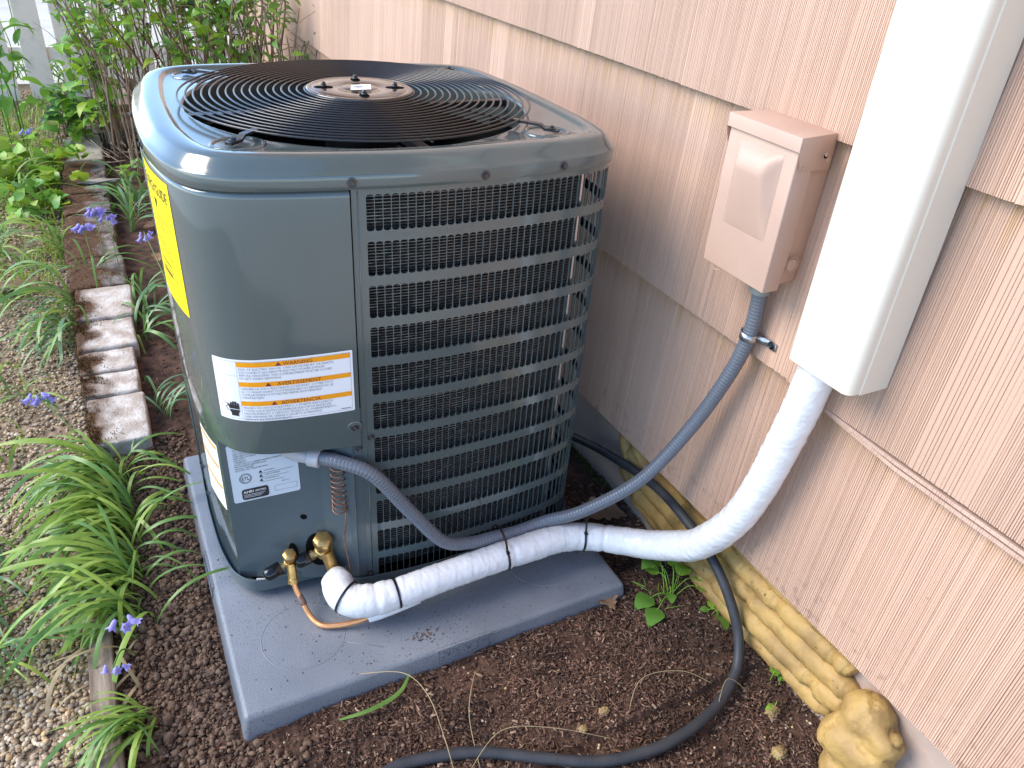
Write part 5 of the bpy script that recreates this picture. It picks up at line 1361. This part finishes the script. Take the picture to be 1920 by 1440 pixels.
clump('bluebell_clump', [(-.33, 1.05), (-.38, .95)], 9, (185, 60), 'thin scattered blades lying on the gravel left of the nearest bricks', 'bluebell leaves', [0], .6, 1.0, 12)
clump('bluebell_clump', [(-.36, .25), (-.40, .5), (-.42, .7)], 110, (220, 70), 'darker trampled blades lying flat on the gravel left of the big heap', 'bluebell leaves', [1, 2, 0], .45, .8, 13)
clump('bluebell_clump', [(-.30, 1.15), (-.36, 1.3), (-.44, 1.25)], 26, (150, 90), 'thin pale grass tuft in the open gravel, level with the nearest bricks', 'bluebell leaves', [0, 1], .4, .8, 15)
clump('bluebell_clump', [(-.40, 1.8), (-.48, 2.0)], 40, (150, 90), 'pale grass tuft beside the tan oak leaf at the left edge', 'bluebell leaves', [0, 1, 0], .5, 1.0, 16)

def thatch():
    rr = random.Random(91); o = empty('dry_blades', (-.2, .5, -.06), 'withered straw brown strap leaves lying under the flopped green heap', 'dry leaves')
    for _ in range(46):
        me0 = rr.choice([q for q in BL if q[2] == 0]); key = 'dry_' + me0[0].name; me = bpy.data.meshes.get(key)
        if me is None: me = me0[0].copy(); me.name = key; me.materials.clear(); me.materials.append(STRAW)
        q = bpy.data.objects.new('leaf', me); COL.objects.link(q); q.parent = o; x, y = rr.uniform(-.22, -.13), rr.uniform(.15, .85)
        q.location = (x + .2, y - .5, 0); q.rotation_euler = (rr.gauss(0, .2), rr.uniform(.2, .5), math.radians(rr.gauss(190, 45))); s = rr.uniform(.45, .85); q.scale = (s, s, s)
thatch()

def grass_stuff():
    rr = random.Random(77); m = MB()
    for _ in range(2600):
        y = rr.uniform(1.9, 4.6); x = rr.uniform(-.95, -.23)
        if not visible(x, y) or noise.noise(Vector((x * 4, y * 3, 0))) < -.25 + (.25 if y < 2.6 else -.3): continue
        h = rr.uniform(.03, .11); a = rr.uniform(0, 2 * PI); l = h * rr.uniform(.2, .9); w_ = rr.uniform(.0012, .003); z = grav_z(x, y)
        dx, dy = math.cos(a), math.sin(a)
        m.add([(x - dy * w_, y + dx * w_, z), (x + dy * w_, y - dx * w_, z), (x + dx * l * .5 + dy * w_, y + dy * l * .5 - dx * w_, z + h * .8), (x + dx * l * .5 - dy * w_, y + dy * l * .5 + dx * w_, z + h * .8), (x + dx * l, y + dy * l, z + h * .85)], [(0, 1, 2, 3), (3, 2, 4)])
    o = m.build('grass', BLADEM[0]); o['kind'] = 'stuff'; tag(o, 'short grass and seedlings growing in the far gravel', 'grass')
grass_stuff()

# broad leaves ------------------------------------------------------
def leaf_vf(L, w_, bend=.3, fold=.25, tipp=1.0, heart=False, wave=0.0):
    n = 7; vs = []; fs = []
    for i in range(n + 1):
        t = i / n
        ww = (math.sin(PI * t ** (.75 if not heart else .55)) ** .8) * w_ * .5 if 0 < t < 1 else 0.0003
        if heart and i == 0: ww = w_ * .18
        x = L * t - (L * .12 if heart and i == 0 else 0); z = -bend * L * t * t + L * .10 * math.sin(PI * t)
        wv = wave * math.sin(t * 14) * w_
        vs += [(x, -ww, z + ww * fold + wv), (x, 0, z), (x, ww, z + ww * fold - wv)]
    for i in range(n): b = i * 3; fs += [(b, b + 1, b + 4, b + 3), (b + 1, b + 2, b + 5, b + 4)]
    return vs, fs
LV = {}
for kind, (ratio, bend, fold, heart, wave) in dict(oval=(.5, .25, .3, False, 0.02), lance=(.34, .35, .35, False, 0.03), round=(.95, .1, .15, True, 0.02), lobed=(.62, .3, .2, True, .07)).items():
    for mi, m in enumerate(LEAFM + [LEAFY]):
        for k in range(3):
            vs, fs = leaf_vf(1, ratio * (1 + .12 * (k - 1)), bend * (1 + .5 * (k - 1)), fold, heart=heart, wave=wave * (k + .5)); me = mesh('leaf_blade', vs, fs); me.materials.append(m); me.shade_smooth(); LV[(kind, mi, k)] = me
def add_leaf(parent, pos, size, yaw, pitch, roll, kind, mi, rr, pl):
    q = bpy.data.objects.new('leaf', LV[(kind, mi, rr.randrange(3))]); COL.objects.link(q); q.parent = parent
    q.location = Vector(pos) - pl; q.rotation_euler = Matrix.Rotation(yaw, 4, 'Z').to_euler()
    q.rotation_euler = (Matrix.Rotation(yaw, 3, 'Z') @ Matrix.Rotation(-pitch, 3, 'Y') @ Matrix.Rotation(roll, 3, 'X')).to_euler(); q.scale = (size, size, size)

def shrub(name, base, spread, stems, leaves, label, cat, seed, kinds, mats, hmin, hmax, lsize, stem_m=TWIG, lean=(0, 0), bare=.35, leafz=None, tr=.0035, box=None, twigs=0):
    rr = random.Random(seed); pl = Vector(base); o = empty(name, base, label, cat); tips = []
    for s in range(stems):
        bx = base[0] + rr.gauss(0, spread * .35); by = base[1] + rr.gauss(0, spread * .35)
        if box: bx = rr.uniform(box[0], box[1]); by = rr.uniform(box[2], box[3])
        h = rr.uniform(hmin, hmax); a = rr.uniform(0, 2 * PI); o_ = rr.uniform(.1, .6) * spread
        P = [Vector((bx, by, base[2])), Vector((bx + math.cos(a) * o_ * .25 + lean[0] * h * .3, by + math.sin(a) * o_ * .25 + lean[1] * h * .3, base[2] + h * .45)),
             Vector((bx + math.cos(a) * o_ * .7 + lean[0] * h * .8 + rr.gauss(0, .02), by + math.sin(a) * o_ * .7 + lean[1] * h * .8, base[2] + h * .8)), Vector((bx + math.cos(a) * o_ + lean[0] * h, by + math.sin(a) * o_ + lean[1] * h, base[2] + h))]
        Q = catmull(P, 4); r0 = tr * rr.uniform(.6, 1.3); v, f = tube(Q, [r0 * (1 - .65 * i / len(Q)) for i in range(len(Q))], 5)
        obj('stem', v, f, rr.choice(stem_m) if isinstance(stem_m, list) else stem_m, o, True); tips.append(Q)
    if twigs:
        m = MB()
        for _ in range(twigs):
            Q = rr.choice(tips); p = Q[rr.randrange(len(Q) // 4, len(Q))]; d_ = Vector((rr.gauss(0, 1), rr.gauss(0, 1), rr.uniform(-.2, 1.4))).normalized() * rr.uniform(.05, .2); m.add(*tube([p, p + d_ * .5 + Vector((0, 0, .01)), p + d_], [tr * .4, tr * .3, tr * .15], 4))
        m.build('twigs', TWIG, o)
    for _ in range(leaves):
        Q = rr.choice(tips); t = rr.uniform(bare, 1) ** .8; k = min(len(Q) - 2, int(t * (len(Q) - 1))); p = Q[k].lerp(Q[k + 1], rr.random())
        if leafz and not (leafz[0] < p.z < leafz[1]): p = p.copy(); p.z = rr.uniform(*leafz)
        p = p + Vector((rr.gauss(0, .022), rr.gauss(0, .022), rr.gauss(0, .015))); yaw = rr.uniform(0, 2 * PI)
        add_leaf(o, p, lsize * rr.uniform(.6, 1.25), yaw, rr.uniform(-.3, 1.0), rr.gauss(0, .4), rr.choice(kinds), rr.choice(mats), rr, pl)
    return o

shrub('leafy_shrub', (.22, 3.00, -.05), .45, 46, 290, 'dense shrub with bright oval leaves on tan stems behind the left half of the unit', 'shrub', 41, ['oval', 'lance'], [0, 0, 1, 3, 1], .5, 1.0, .078, [TWIG, TWIG, TWIGR], (-.05, .0), .45, (.36, .98), .0045, (.05, .62, 2.95, 3.3), 60)
shrub('leafy_shrub', (.60, 3.15, -.05), .40, 40, 250, 'shrub of glossy green leaves and tan twigs behind the middle of the unit', 'shrub', 42, ['oval', 'lance'], [0, 0, 1, 1], .45, .95, .076, [TWIG, TWIG, OLDWOOD], (.0, .0), .45, (.40, .98), .0045, (.42, .72, 2.9, 3.3), 60)
shrub('leafy_shrub', (.40, 3.35, -.05), .5, 40, 290, 'taller mid green shrub filling the gap between the two nearer shrubs', 'shrub', 52, ['oval', 'lance'], [0, 1, 1, 2, 0], .7, 1.15, .085, [TWIG, TWIGR, OLDWOOD], (-.05, .0), .4, (.45, 1.1), .005, (.0, .72, 3.25, 3.6), 60)
clump('bluebell_clump', [(-.75, 5.25), (-.3, 5.3), (.1, 5.35), (.5, 5.3)], 150, (200, 120), 'mass of green strap leaves growing beyond the picket fence', 'bluebell leaves', [1, 0, 2], 1.3, 1.9, 14)
shrub('bare_shrub', (.75, 2.95, -.05), .28, 26, 46, 'nearly leafless tan stems rising in front of the house corner behind the unit', 'shrub', 43, ['lance', 'oval'], [1, 1, 0], .55, 1.15, .062, [TWIG, OLDWOOD], (.0, .0), .5, (.40, .9), .006, (.62, .84, 2.8, 3.15), 60)
shrub('young_shrub', (-.03, 3.50, -.05), .20, 9, 120, 'young shrub with large bright yellow green leaves beside the picket fence', 'shrub', 44, ['oval'], [0, 3, 0, 1], .24, .52, .085, TWIG, (-.05, 0), .35, None, .004, None, 8)
shrub('leafy_shrub', (.05, 3.75, -.05), .22, 16, 170, 'tall loose shrub with small yellow green leaves in front of the fence', 'shrub', 45, ['oval', 'lance'], [0, 3, 0, 1], .5, 1.0, .055, [TWIG, TWIGR], (.05, -.05), .3, None, .004, None, 25)
shrub('broadleaf_weed', (-.43, 3.75, -.06), .16, 4, 26, 'tall weed with long toothed leaves at the upper left edge', 'weed', 46, ['lance'], [1, 0, 1], .35, .58, .15, LEAFM[1], (-.0, 0), .3, None, .005)
shrub('lobed_weed', (-.17, 3.70, -.06), .22, 12, 60, 'dark green weed with broad lobed leaves under the young shrub', 'weed', 47, ['lobed', 'oval'], [2, 1, 1, 0], .10, .32, .10, LEAFM[2], (0, 0), .3, None, .003)
shrub('round_leaf_weed', (-.37, 3.15, -.06), .26, 26, 120, 'low weed with round yellow green leaves beside the far bricks', 'weed', 48, ['round'], [0, 3, 0], .04, .16, .068, LEAFM[0], (0, 0), .5, None, .0015, (-.52, -.24, 2.9, 3.5))
shrub('round_leaf_weed', (-.29, 2.70, -.06), .16, 16, 60, 'low pale clover like weed touching the mossy bricks', 'weed', 49, ['round'], [0, 3, 1], .03, .10, .052, LEAFM[0], (0, 0), .5, None, .0013)
shrub('round_leaf_weed', (.05, 2.98, -.05), .08, 5, 10, 'small pale green weed in the dark gap behind the bricks', 'weed', 50, ['round'], [0, 1], .04, .10, .045, LEAFM[0], (0, 0), .5, None, .0013)
shrub('dock_weed', (-.02, 3.85, -.04), .10, 3, 8, 'big dark green leaf drooping over the far end of the brick edging', 'weed', 51, ['lobed'], [2, 1], .08, .16, .13, LEAFM[1], (0, 0), .4, None, .003)

def violets():
    rr = random.Random(61)
    def plant(name, base, leaves, label, mi=(0, 1)):
        o = empty(name, (base[0], base[1], soil_z(*base)), label, 'seedling' if len(leaves) < 5 else 'weed'); pl = o.location.copy()
        for (x, y, h, s, yaw) in leaves:
            z = soil_z(x, y) + h; b = Vector((base[0] + rr.gauss(0, .006), base[1] + rr.gauss(0, .006), soil_z(*base)))
            t = Vector((x, y, z)); mid = b.lerp(t, .5) + Vector((0, 0, .012 + h * .3)); v, f = tube(catmull([b, mid, t], 5), .0009, 5); obj('stem', v, f, LEAFM[0], o, True)
            yw = math.radians(yaw); p = t - Vector((math.cos(yw), math.sin(yw), 0)) * 0
            add_leaf(o, p, s, yw, .05, rr.gauss(0, .2), 'round', rr.choice(mi), rr, pl)
        return o
    plant('violet_weed', (.85, -.045), [(.835, .012, .05, .036, 190), (.832, -.005, .035, .034, 120), (.845, .03, .055, .032, 80), (.862, -.01, .05, .030, 30), (.875, .005, .04, .032, 60), (.868, -.035, .045, .034, 20), (.80, -.035, .008, .046, 195), (.795, -.068, .006, .050, 215),
                                        (.90, -.055, .03, .036, -10), (.895, -.07, .02, .032, -60), (.835, -.055, .02, .026, -120), (.85, .015, .03, .030, 140), (.88, -.02, .03, .028, 10)], 'clump of heart shaped green leaves with tangled pale stems growing against the foundation')
    plant('violet_weed', (.893, -.135), [(.888, -.142, .012, .036, -100), (.905, -.128, .018, .034, 10), (.893, -.118, .010, .022, 60), (.882, -.118, .008, .018, 160)], 'pair of round green leaves just left of the black hose by the foundation')
    plant('seedling', (.875, -.330), [(.868, -.335, .010, .020, 170)], 'single round green seedling leaf beside a tan foam crumb', (0,))
    plant('seedling', (.905, -.300), [(.905, -.290, .022, .024, 60), (.912, -.298, .012, .018, 10)], 'thin green sprout between the foam beads and the mulch', (0, 1))
    # tangled pale roots
    o = empty('tangled_stems', (.86, -.03, -.04), 'tangle of pale leafless stems in the violet clump', 'plant stems')
    for _ in range(16):
        a = Vector((.86 + rr.gauss(0, .018), -.045 + rr.gauss(0, .02), -.04)); P = [a]
        for k in range(3): P.append(P[-1] + Vector((rr.gauss(0, .02), rr.gauss(0, .02), rr.uniform(-.004, .018))))
        v, f = tube(catmull(P, 5), .0008, 4); obj('stem', v, f, STRAW if rr.random() < .4 else LEAFM[0], o, True)
violets()

def dead_leaves():
    def dl(x, y, z, L, w_, yaw, label, seed, curl=.4, lob=.25):
        rr = random.Random(seed); n = 12; k = 7; vs = []; fs = []
        for i in range(n + 1):
            t = i / n; hw = math.sin(PI * (t * .94 + .03)) ** .7 * w_ / 2 * (1 + lob * math.sin(t * 30 + seed))
            for j in range(k):
                u = j / (k - 1) * 2 - 1; px = L * t - abs(u) * .01; py = u * hw
                pz = curl * hw * u * u * .8 + .004 * noise.noise(Vector((t * 6, u * 3, seed))) + L * .10 * math.sin(t * PI)
                vs.append((px, py, pz))
        for i in range(n):
            for j in range(k - 1): a = i * k + j; fs.append((a, a + 1, a + k + 1, a + k))
        c_, s_ = math.cos(yaw), math.sin(yaw); vs = [(x + p[0] * c_ - p[1] * s_, y + p[0] * s_ + p[1] * c_, z + p[2]) for p in vs]
        tag(obj('dead_leaf', vs, fs, DEADL, None, True), label, 'dead leaf')
    dl(.795, .235, -.028, .115, .075, -.35, 'curled brown oak leaf lying behind the white wrapped pipe', 3, .5, .35)
    dl(.715, .020, -.030, .052, .048, -1.5, 'crumbly brown leaf at the right corner of the pad', 5, .3, .3)
    dl(-.33, 1.95, -.05, .14, .09, 2.9, 'pale tan oak leaf on the gravel at the left, among blades', 8, .25, .35)
    dl(-.20, .60, -.015, .035, .018, 1.6, 'small orange brown leaf on the flopped green heap', 9, .3, .1)
    dl(-.33, 2.33, -.045, .07, .028, .5, 'narrow orange leaf lying by pale weeds, left', 10, .1, .05)
    dl(.06, 2.35, -.03, .10, .06, .3, 'pale dry leaf in the shade right of the mossy bricks', 12, .3, .2)
    dl(.07, 2.02, -.03, .07, .05, 1.3, 'tan dry leaf in the dark soil beside the yellow label side of the unit', 13, .3, .2)
dead_leaves()

def bluebells():
    rr = random.Random(15)
    bells = []
    for k in range(3):
        vs = []; fs = []; n = 12
        for j, (r, h) in enumerate(((.0012, 0), (.0032, -.003), (.0040, -.009), (.0046, -.013), (.0078, -.0165))):
            for i in range(n):
                a = 2 * PI * i / n; q = r * (1 + (.22 if j == 4 else .05) * math.cos(6 * a)); vs.append((q * math.cos(a), q * math.sin(a), h + (.003 * (1 - math.cos(6 * a)) * .5 if j == 4 else 0)))
        for j in range(4):
            for i in range(n): fs.append((j * n + i, j * n + (i + 1) % n, (j + 1) * n + (i + 1) % n, (j + 1) * n + i))
        me = mesh('bell', vs, fs); me.materials.append(PETAL); me.shade_smooth(); bells.append(me)
    def fl(base, top, nb, label, size=1.35, z0=-.05, r=.0014):
        o = empty('bluebell', (base[0], base[1], z0), label, 'flower', 'bluebell flowers'); b = Vector((base[0], base[1], z0)); t = Vector(top)
        mid = b.lerp(t, .5) + Vector((0, 0, .03)); Q = catmull([b, mid, t - Vector((0, 0, .0)) + (t - mid) * -.12, t], 6); v, f = tube(Q, r, 6); obj('stem', v, f, BLADEM[1], o, True)
        for k in range(nb):
            p = Q[-1].lerp(Q[-7], k / max(1, nb - 1) * .9); a = k * 2.4; q = bpy.data.objects.new('bell', bells[k % 3]); COL.objects.link(q); q.parent = o
            q.location = p + Vector((math.cos(a), math.sin(a), 0)) * .014 - o.location; q.rotation_euler = (math.sin(a) * .7 * -1 + rr.gauss(0, .2), math.cos(a) * -.7 + rr.gauss(0, .2), 0); s = size * rr.uniform(.6, .95); q.scale = (s, s, s)
    fl((-.10, 1.90), (-.098, 2.02, .185), 10, 'fullest pale blue bluebell nodding over the mossy bricks', 1.7)
    fl((-.13, 1.82), (-.140, 1.93, .165), 8, 'deep blue bluebell left of the fullest one over the bricks', 1.7)
    fl((-.06, 1.90), (-.065, 2.0, .165), 6, 'bluebell just right of the fullest one, on the same level', 1.6)
    fl((.09, 1.45), (.037, 1.87, .14), 5, 'bluebell on a thin stem right beside the yellow label', 1.5)
    fl((-.13, .70), (-.275, .925, .14), 10, 'pale bluebell leaning far left over the gravel near the nearest brick', 1.35)
    fl((-.15, .30), (-.150, .18, .115), 4, 'dark blue bluebell lying on the flopped leaf heap', 1.3)
    fl((-.15, .25), (-.175, .12, .08), 3, 'small bluebell low on the flopped heap, nearest the timber board', 1.1)
    fl((-.32, 3.1), (-.325, 3.2, .16), 5, 'bluebell rising from the round leaved weeds, upper left', 1.5)
    fl((-.42, 4.05), (-.43, 4.1, .22), 6, 'bluebell in front of the fence at the far left edge', 1.8)
    where = ['far left gap in the pickets', 'left of the first whole picket', 'right of the first whole picket', 'middle gap of the visible pickets', 'gap beside the young shrub', 'last gap before the tall shrub', 'outermost left, cut by the photo edge']
    for i, (x, y) in enumerate(((-.55, 5.3), (-.48, 5.25), (-.40, 5.35), (-.27, 5.3), (-.03, 5.3), (.01, 5.25), (-.6, 5.35))): fl((x, y), (x + .01, y, .50 + .03 * (i % 3)), 12, 'violet blue bluebell beyond the picket fence, ' + where[i], 2.2, -.05, .003)
    # fallen pieces in the mulch, bottom left
    o = empty('fallen_bluebell', (.03, -.20, -.045), 'wilted bluebell stalk lying on the soil at the bottom edge of the photo', 'flower')
    v, f = tube(catmull([Vector((-.02, -.195, -.040)), Vector((.03, -.205, -.036)), Vector((.08, -.225, -.040))], 6), .0022, 6); obj('stem', v, f, BLADEM[0], o, True)
    for x, y in ((-.025, -.192), (-.04, -.19)):
        q = bpy.data.objects.new('bell', bells[0]); COL.objects.link(q); q.parent = o; q.location = Vector((x, y, -.036)) - o.location; q.rotation_euler = (1.4, .3, 0); q.scale = (1.2, 1.2, 1.2)
bluebells()

def loose_blades():
    def strand(name, P, r, m, lb, cat='grass blade'):
        v, f = tube(catmull([Vector(p) for p in P], 8), r, 5); tag(obj(name, v, f, m, None, True), lb, cat)
    strand('dry_grass', [(.20, .005, .004), (.262, -.04, .028), (.285, -.10, .03), (.288, -.17, .0), (.285, -.23, -.03)], .0008, STRAW, 'long straw coloured grass stem arching from the pad towards the hose')
    if False: strand('dry_grass', [(.12, -.10, -.035), (.20, -.085, -.02), (.28, -.105, -.01), (.34, -.15, -.02), (.37, -.20, -.035)], .0007, STRAW, 'straw stem bowed low over the mulch below the pad front')
    strand('dry_grass', [(.33, -.22, -.035), (.345, -.14, -.01), (.38, -.08, .0), (.405, -.055, -.02)], .0007, STRAW, 'thin straw stem leaning right towards the middle of the mulch')
    strand('dry_grass', [(.31, -.22, -.03), (.38, -.19, -.005), (.46, -.215, -.01), (.56, -.265, -.035)], .0007, STRAW, 'straw stem crossing over the black hose at the bottom')
    if False: strand('dry_grass', [(.16, -.20, -.035), (.22, -.13, -.01), (.27, -.085, -.01), (.33, -.07, -.03)], .0006, STRAW, 'short straw stem near the pad corner, bottom')
    strand('dry_grass', [(.60, -.25, -.035), (.66, -.20, -.01), (.74, -.215, -.01), (.79, -.25, -.03)], .0007, STRAW, 'straw stem arching inside the bend of the black hose')
    strand('dry_grass', [(.75, -.31, -.035), (.80, -.27, .0), (.84, -.29, -.03)], .0006, STRAW, 'curled straw stem just right of the hose bend')
    # green blade on the mulch
    vs = []; fs = []; P = catmull([Vector((.145, -.045, -.028)), Vector((.20, -.052, -.022)), Vector((.255, -.040, -.022)), Vector((.285, -.012, -.018))], 8)
    for i, p in enumerate(P):
        t = i / (len(P) - 1); d_ = (P[min(i + 1, len(P) - 1)] - P[max(i - 1, 0)]).normalized(); s_ = Vector((-d_.y, d_.x, 0)) * .0042 * math.sin(PI * min(.97, t * .9 + .08)) ** .6; vs += [p - s_, p + Vector((0, 0, .0012)), p + s_]
    for i in range(len(P) - 1): b = i * 3; fs += [(b, b + 1, b + 4, b + 3), (b + 1, b + 2, b + 5, b + 4)]
    tag(obj('grass_blade', vs, fs, BLADEM[1], None, True), 'single flat green blade lying on the mulch below the pad', 'grass blade')
loose_blades()

# ================================================================== FENCE AND STONES AT THE BACK
def fence():
    F = empty('picket_fence', (-.6, 4.75, -.05), 'weathered white picket fence behind the shrubs at the upper left', 'fence')
    rr = random.Random(9)
    for k in range(10):
        x = -1.128 + k * .193; y = 4.75 + rr.uniform(-.004, .004); L = .92 + rr.uniform(-.01, .01); w_ = .130
        b = MB(); t_ = rr.uniform(-.008, .008)
        pts = [(0, 0), (w_, 0), (w_, L - .05), (w_ / 2, L), (0, L - .05)]
        b.add([(x + px + t_ * pz, y, -.07 + pz) for px, pz in pts] + [(x + px + t_ * pz, y + .018, -.07 + pz) for px, pz in pts], [(0, 1, 2, 3, 4), (9, 8, 7, 6, 5), (0, 5, 6, 1), (1, 6, 7, 2), (2, 7, 8, 3), (3, 8, 9, 4), (4, 9, 5, 0)])
        o = b.build('picket', FENCEM, F); bevel(o, .003, 1)
    for z in (.16, .62): b = MB(); b.add(*boxg(-1.25, .85, 4.770, 4.81, z, z + .07)); b.build('rail', FENCEM, F)
    for x in (-1.22, .84): b = MB(); b.add(*boxg(x, x + .09, 4.812, 4.90, -.1, .95)); b.build('post', FENCEM, F)
fence()
def sign_scrap():
    b = MB(); b.add(*boxg(-.545, -.36, 4.70, 4.712, .605, .70)); o = b.build('yellow_board', mat('ochre_board', (.55, .32, .05), rough=.6)); tag(o, 'ochre yellow board end at the very top left corner against the pickets', 'board')
sign_scrap()

def stones():
    rr = random.Random(12)
    lbs = ['weathered timber block at the far end of the brick edging, left of a dark gap', 'upper middle block of the stacked old timbers behind the bricks', 'upper right block of the stacked old timbers, next to the unit',
           'lower middle block of the stacked old timbers', 'lower right dark block of the stacked old timbers', 'light brown stump with a split end beside the far left corner of the unit']
    # x0,x1,y0,y1,z0,z1
    for (x0, x1, y0, y1, z0, z1), lb in zip(((-.03, .05, 3.95, 4.35, -.05, .06), (.065, .15, 3.9, 4.3, .0, .085), (.17, .26, 3.85, 4.3, .0, .08), (.065, .145, 3.55, 3.88, -.06, .05), (.16, .30, 3.45, 3.82, -.06, .05), (.13, .25, 2.95, 3.2, -.06, .06)), lbs):
        bm = bmesh.new(); v, f = boxg(x0, x1, y0, y1, z0, z1); me = mesh('b', v, f); bm.from_mesh(me); bpy.data.meshes.remove(me)
        bmesh.ops.bevel(bm, geom=bm.edges[:], offset=.008, segments=2, profile=.5, affect='EDGES'); bmesh.ops.subdivide_edges(bm, edges=[e for e in bm.edges if e.calc_length() > .04], cuts=6, use_grid_fill=True)
        L = Vector((rr.uniform(0, 9), 0, 0))
        for q in bm.verts: n_ = noise.noise_vector(q.co * 14 + L); q.co += n_ * .009
        me = bpy.data.meshes.new('block'); bm.to_mesh(me); bm.free(); o = link('old_timber_block', me, None, OLDWOOD if z1 != .05 else STONE); tag(o, lb, 'block', 'old blocks stacked beyond the brick edging')
    v, f = blob((-.08, 2.86, .01), .07, (1.1, .28, .12), 4, 2, .3); tag(obj('stone_sliver', v, f, BRICKD), 'pale flat stone sliver lying across the mossy bricks', 'stone')
    # dark mass under the shrubs
    m = MB(); rr = random.Random(5)
    for _ in range(900):
        x, y = rr.uniform(-.02, .9), rr.uniform(2.5, 4.6); z = -.04 + rr.uniform(0, .10) * (1 if y > 2.8 else .3); a = rr.uniform(0, PI); l = rr.uniform(.04, .14); 
        p = Vector((x, y, z)); d_ = Vector((math.cos(a), math.sin(a), rr.uniform(-.2, .8))).normalized() * l; m.add(*tube([p, p + d_], .002, 3, cap=False))
    o = m.build('fallen_twigs', TWIG); o['kind'] = 'stuff'; tag(o, 'dry fallen twigs piled under the shrubs', 'twigs')
stones()
def wall_moss():
    rr = random.Random(2); m = MB()
    for _ in range(1500):
        y = rr.uniform(.25, .85); x = .920 - abs(rr.gauss(0, .010)); z = soil_z(x, y) + rr.uniform(0, .012)
        a = rr.uniform(0, 2 * PI); h = rr.uniform(.003, .009); m.add([(x - .0012 * math.cos(a), y - .0012 * math.sin(a), z), (x + .0012 * math.cos(a), y + .0012 * math.sin(a), z), (x + rr.uniform(-.003, .003), y, z + h)], [(0, 1, 2)])
    o = m.build('green_moss', MOSSG); o['kind'] = 'stuff'; tag(o, 'green moss along the foot of the foundation behind the unit', 'moss')
wall_moss()
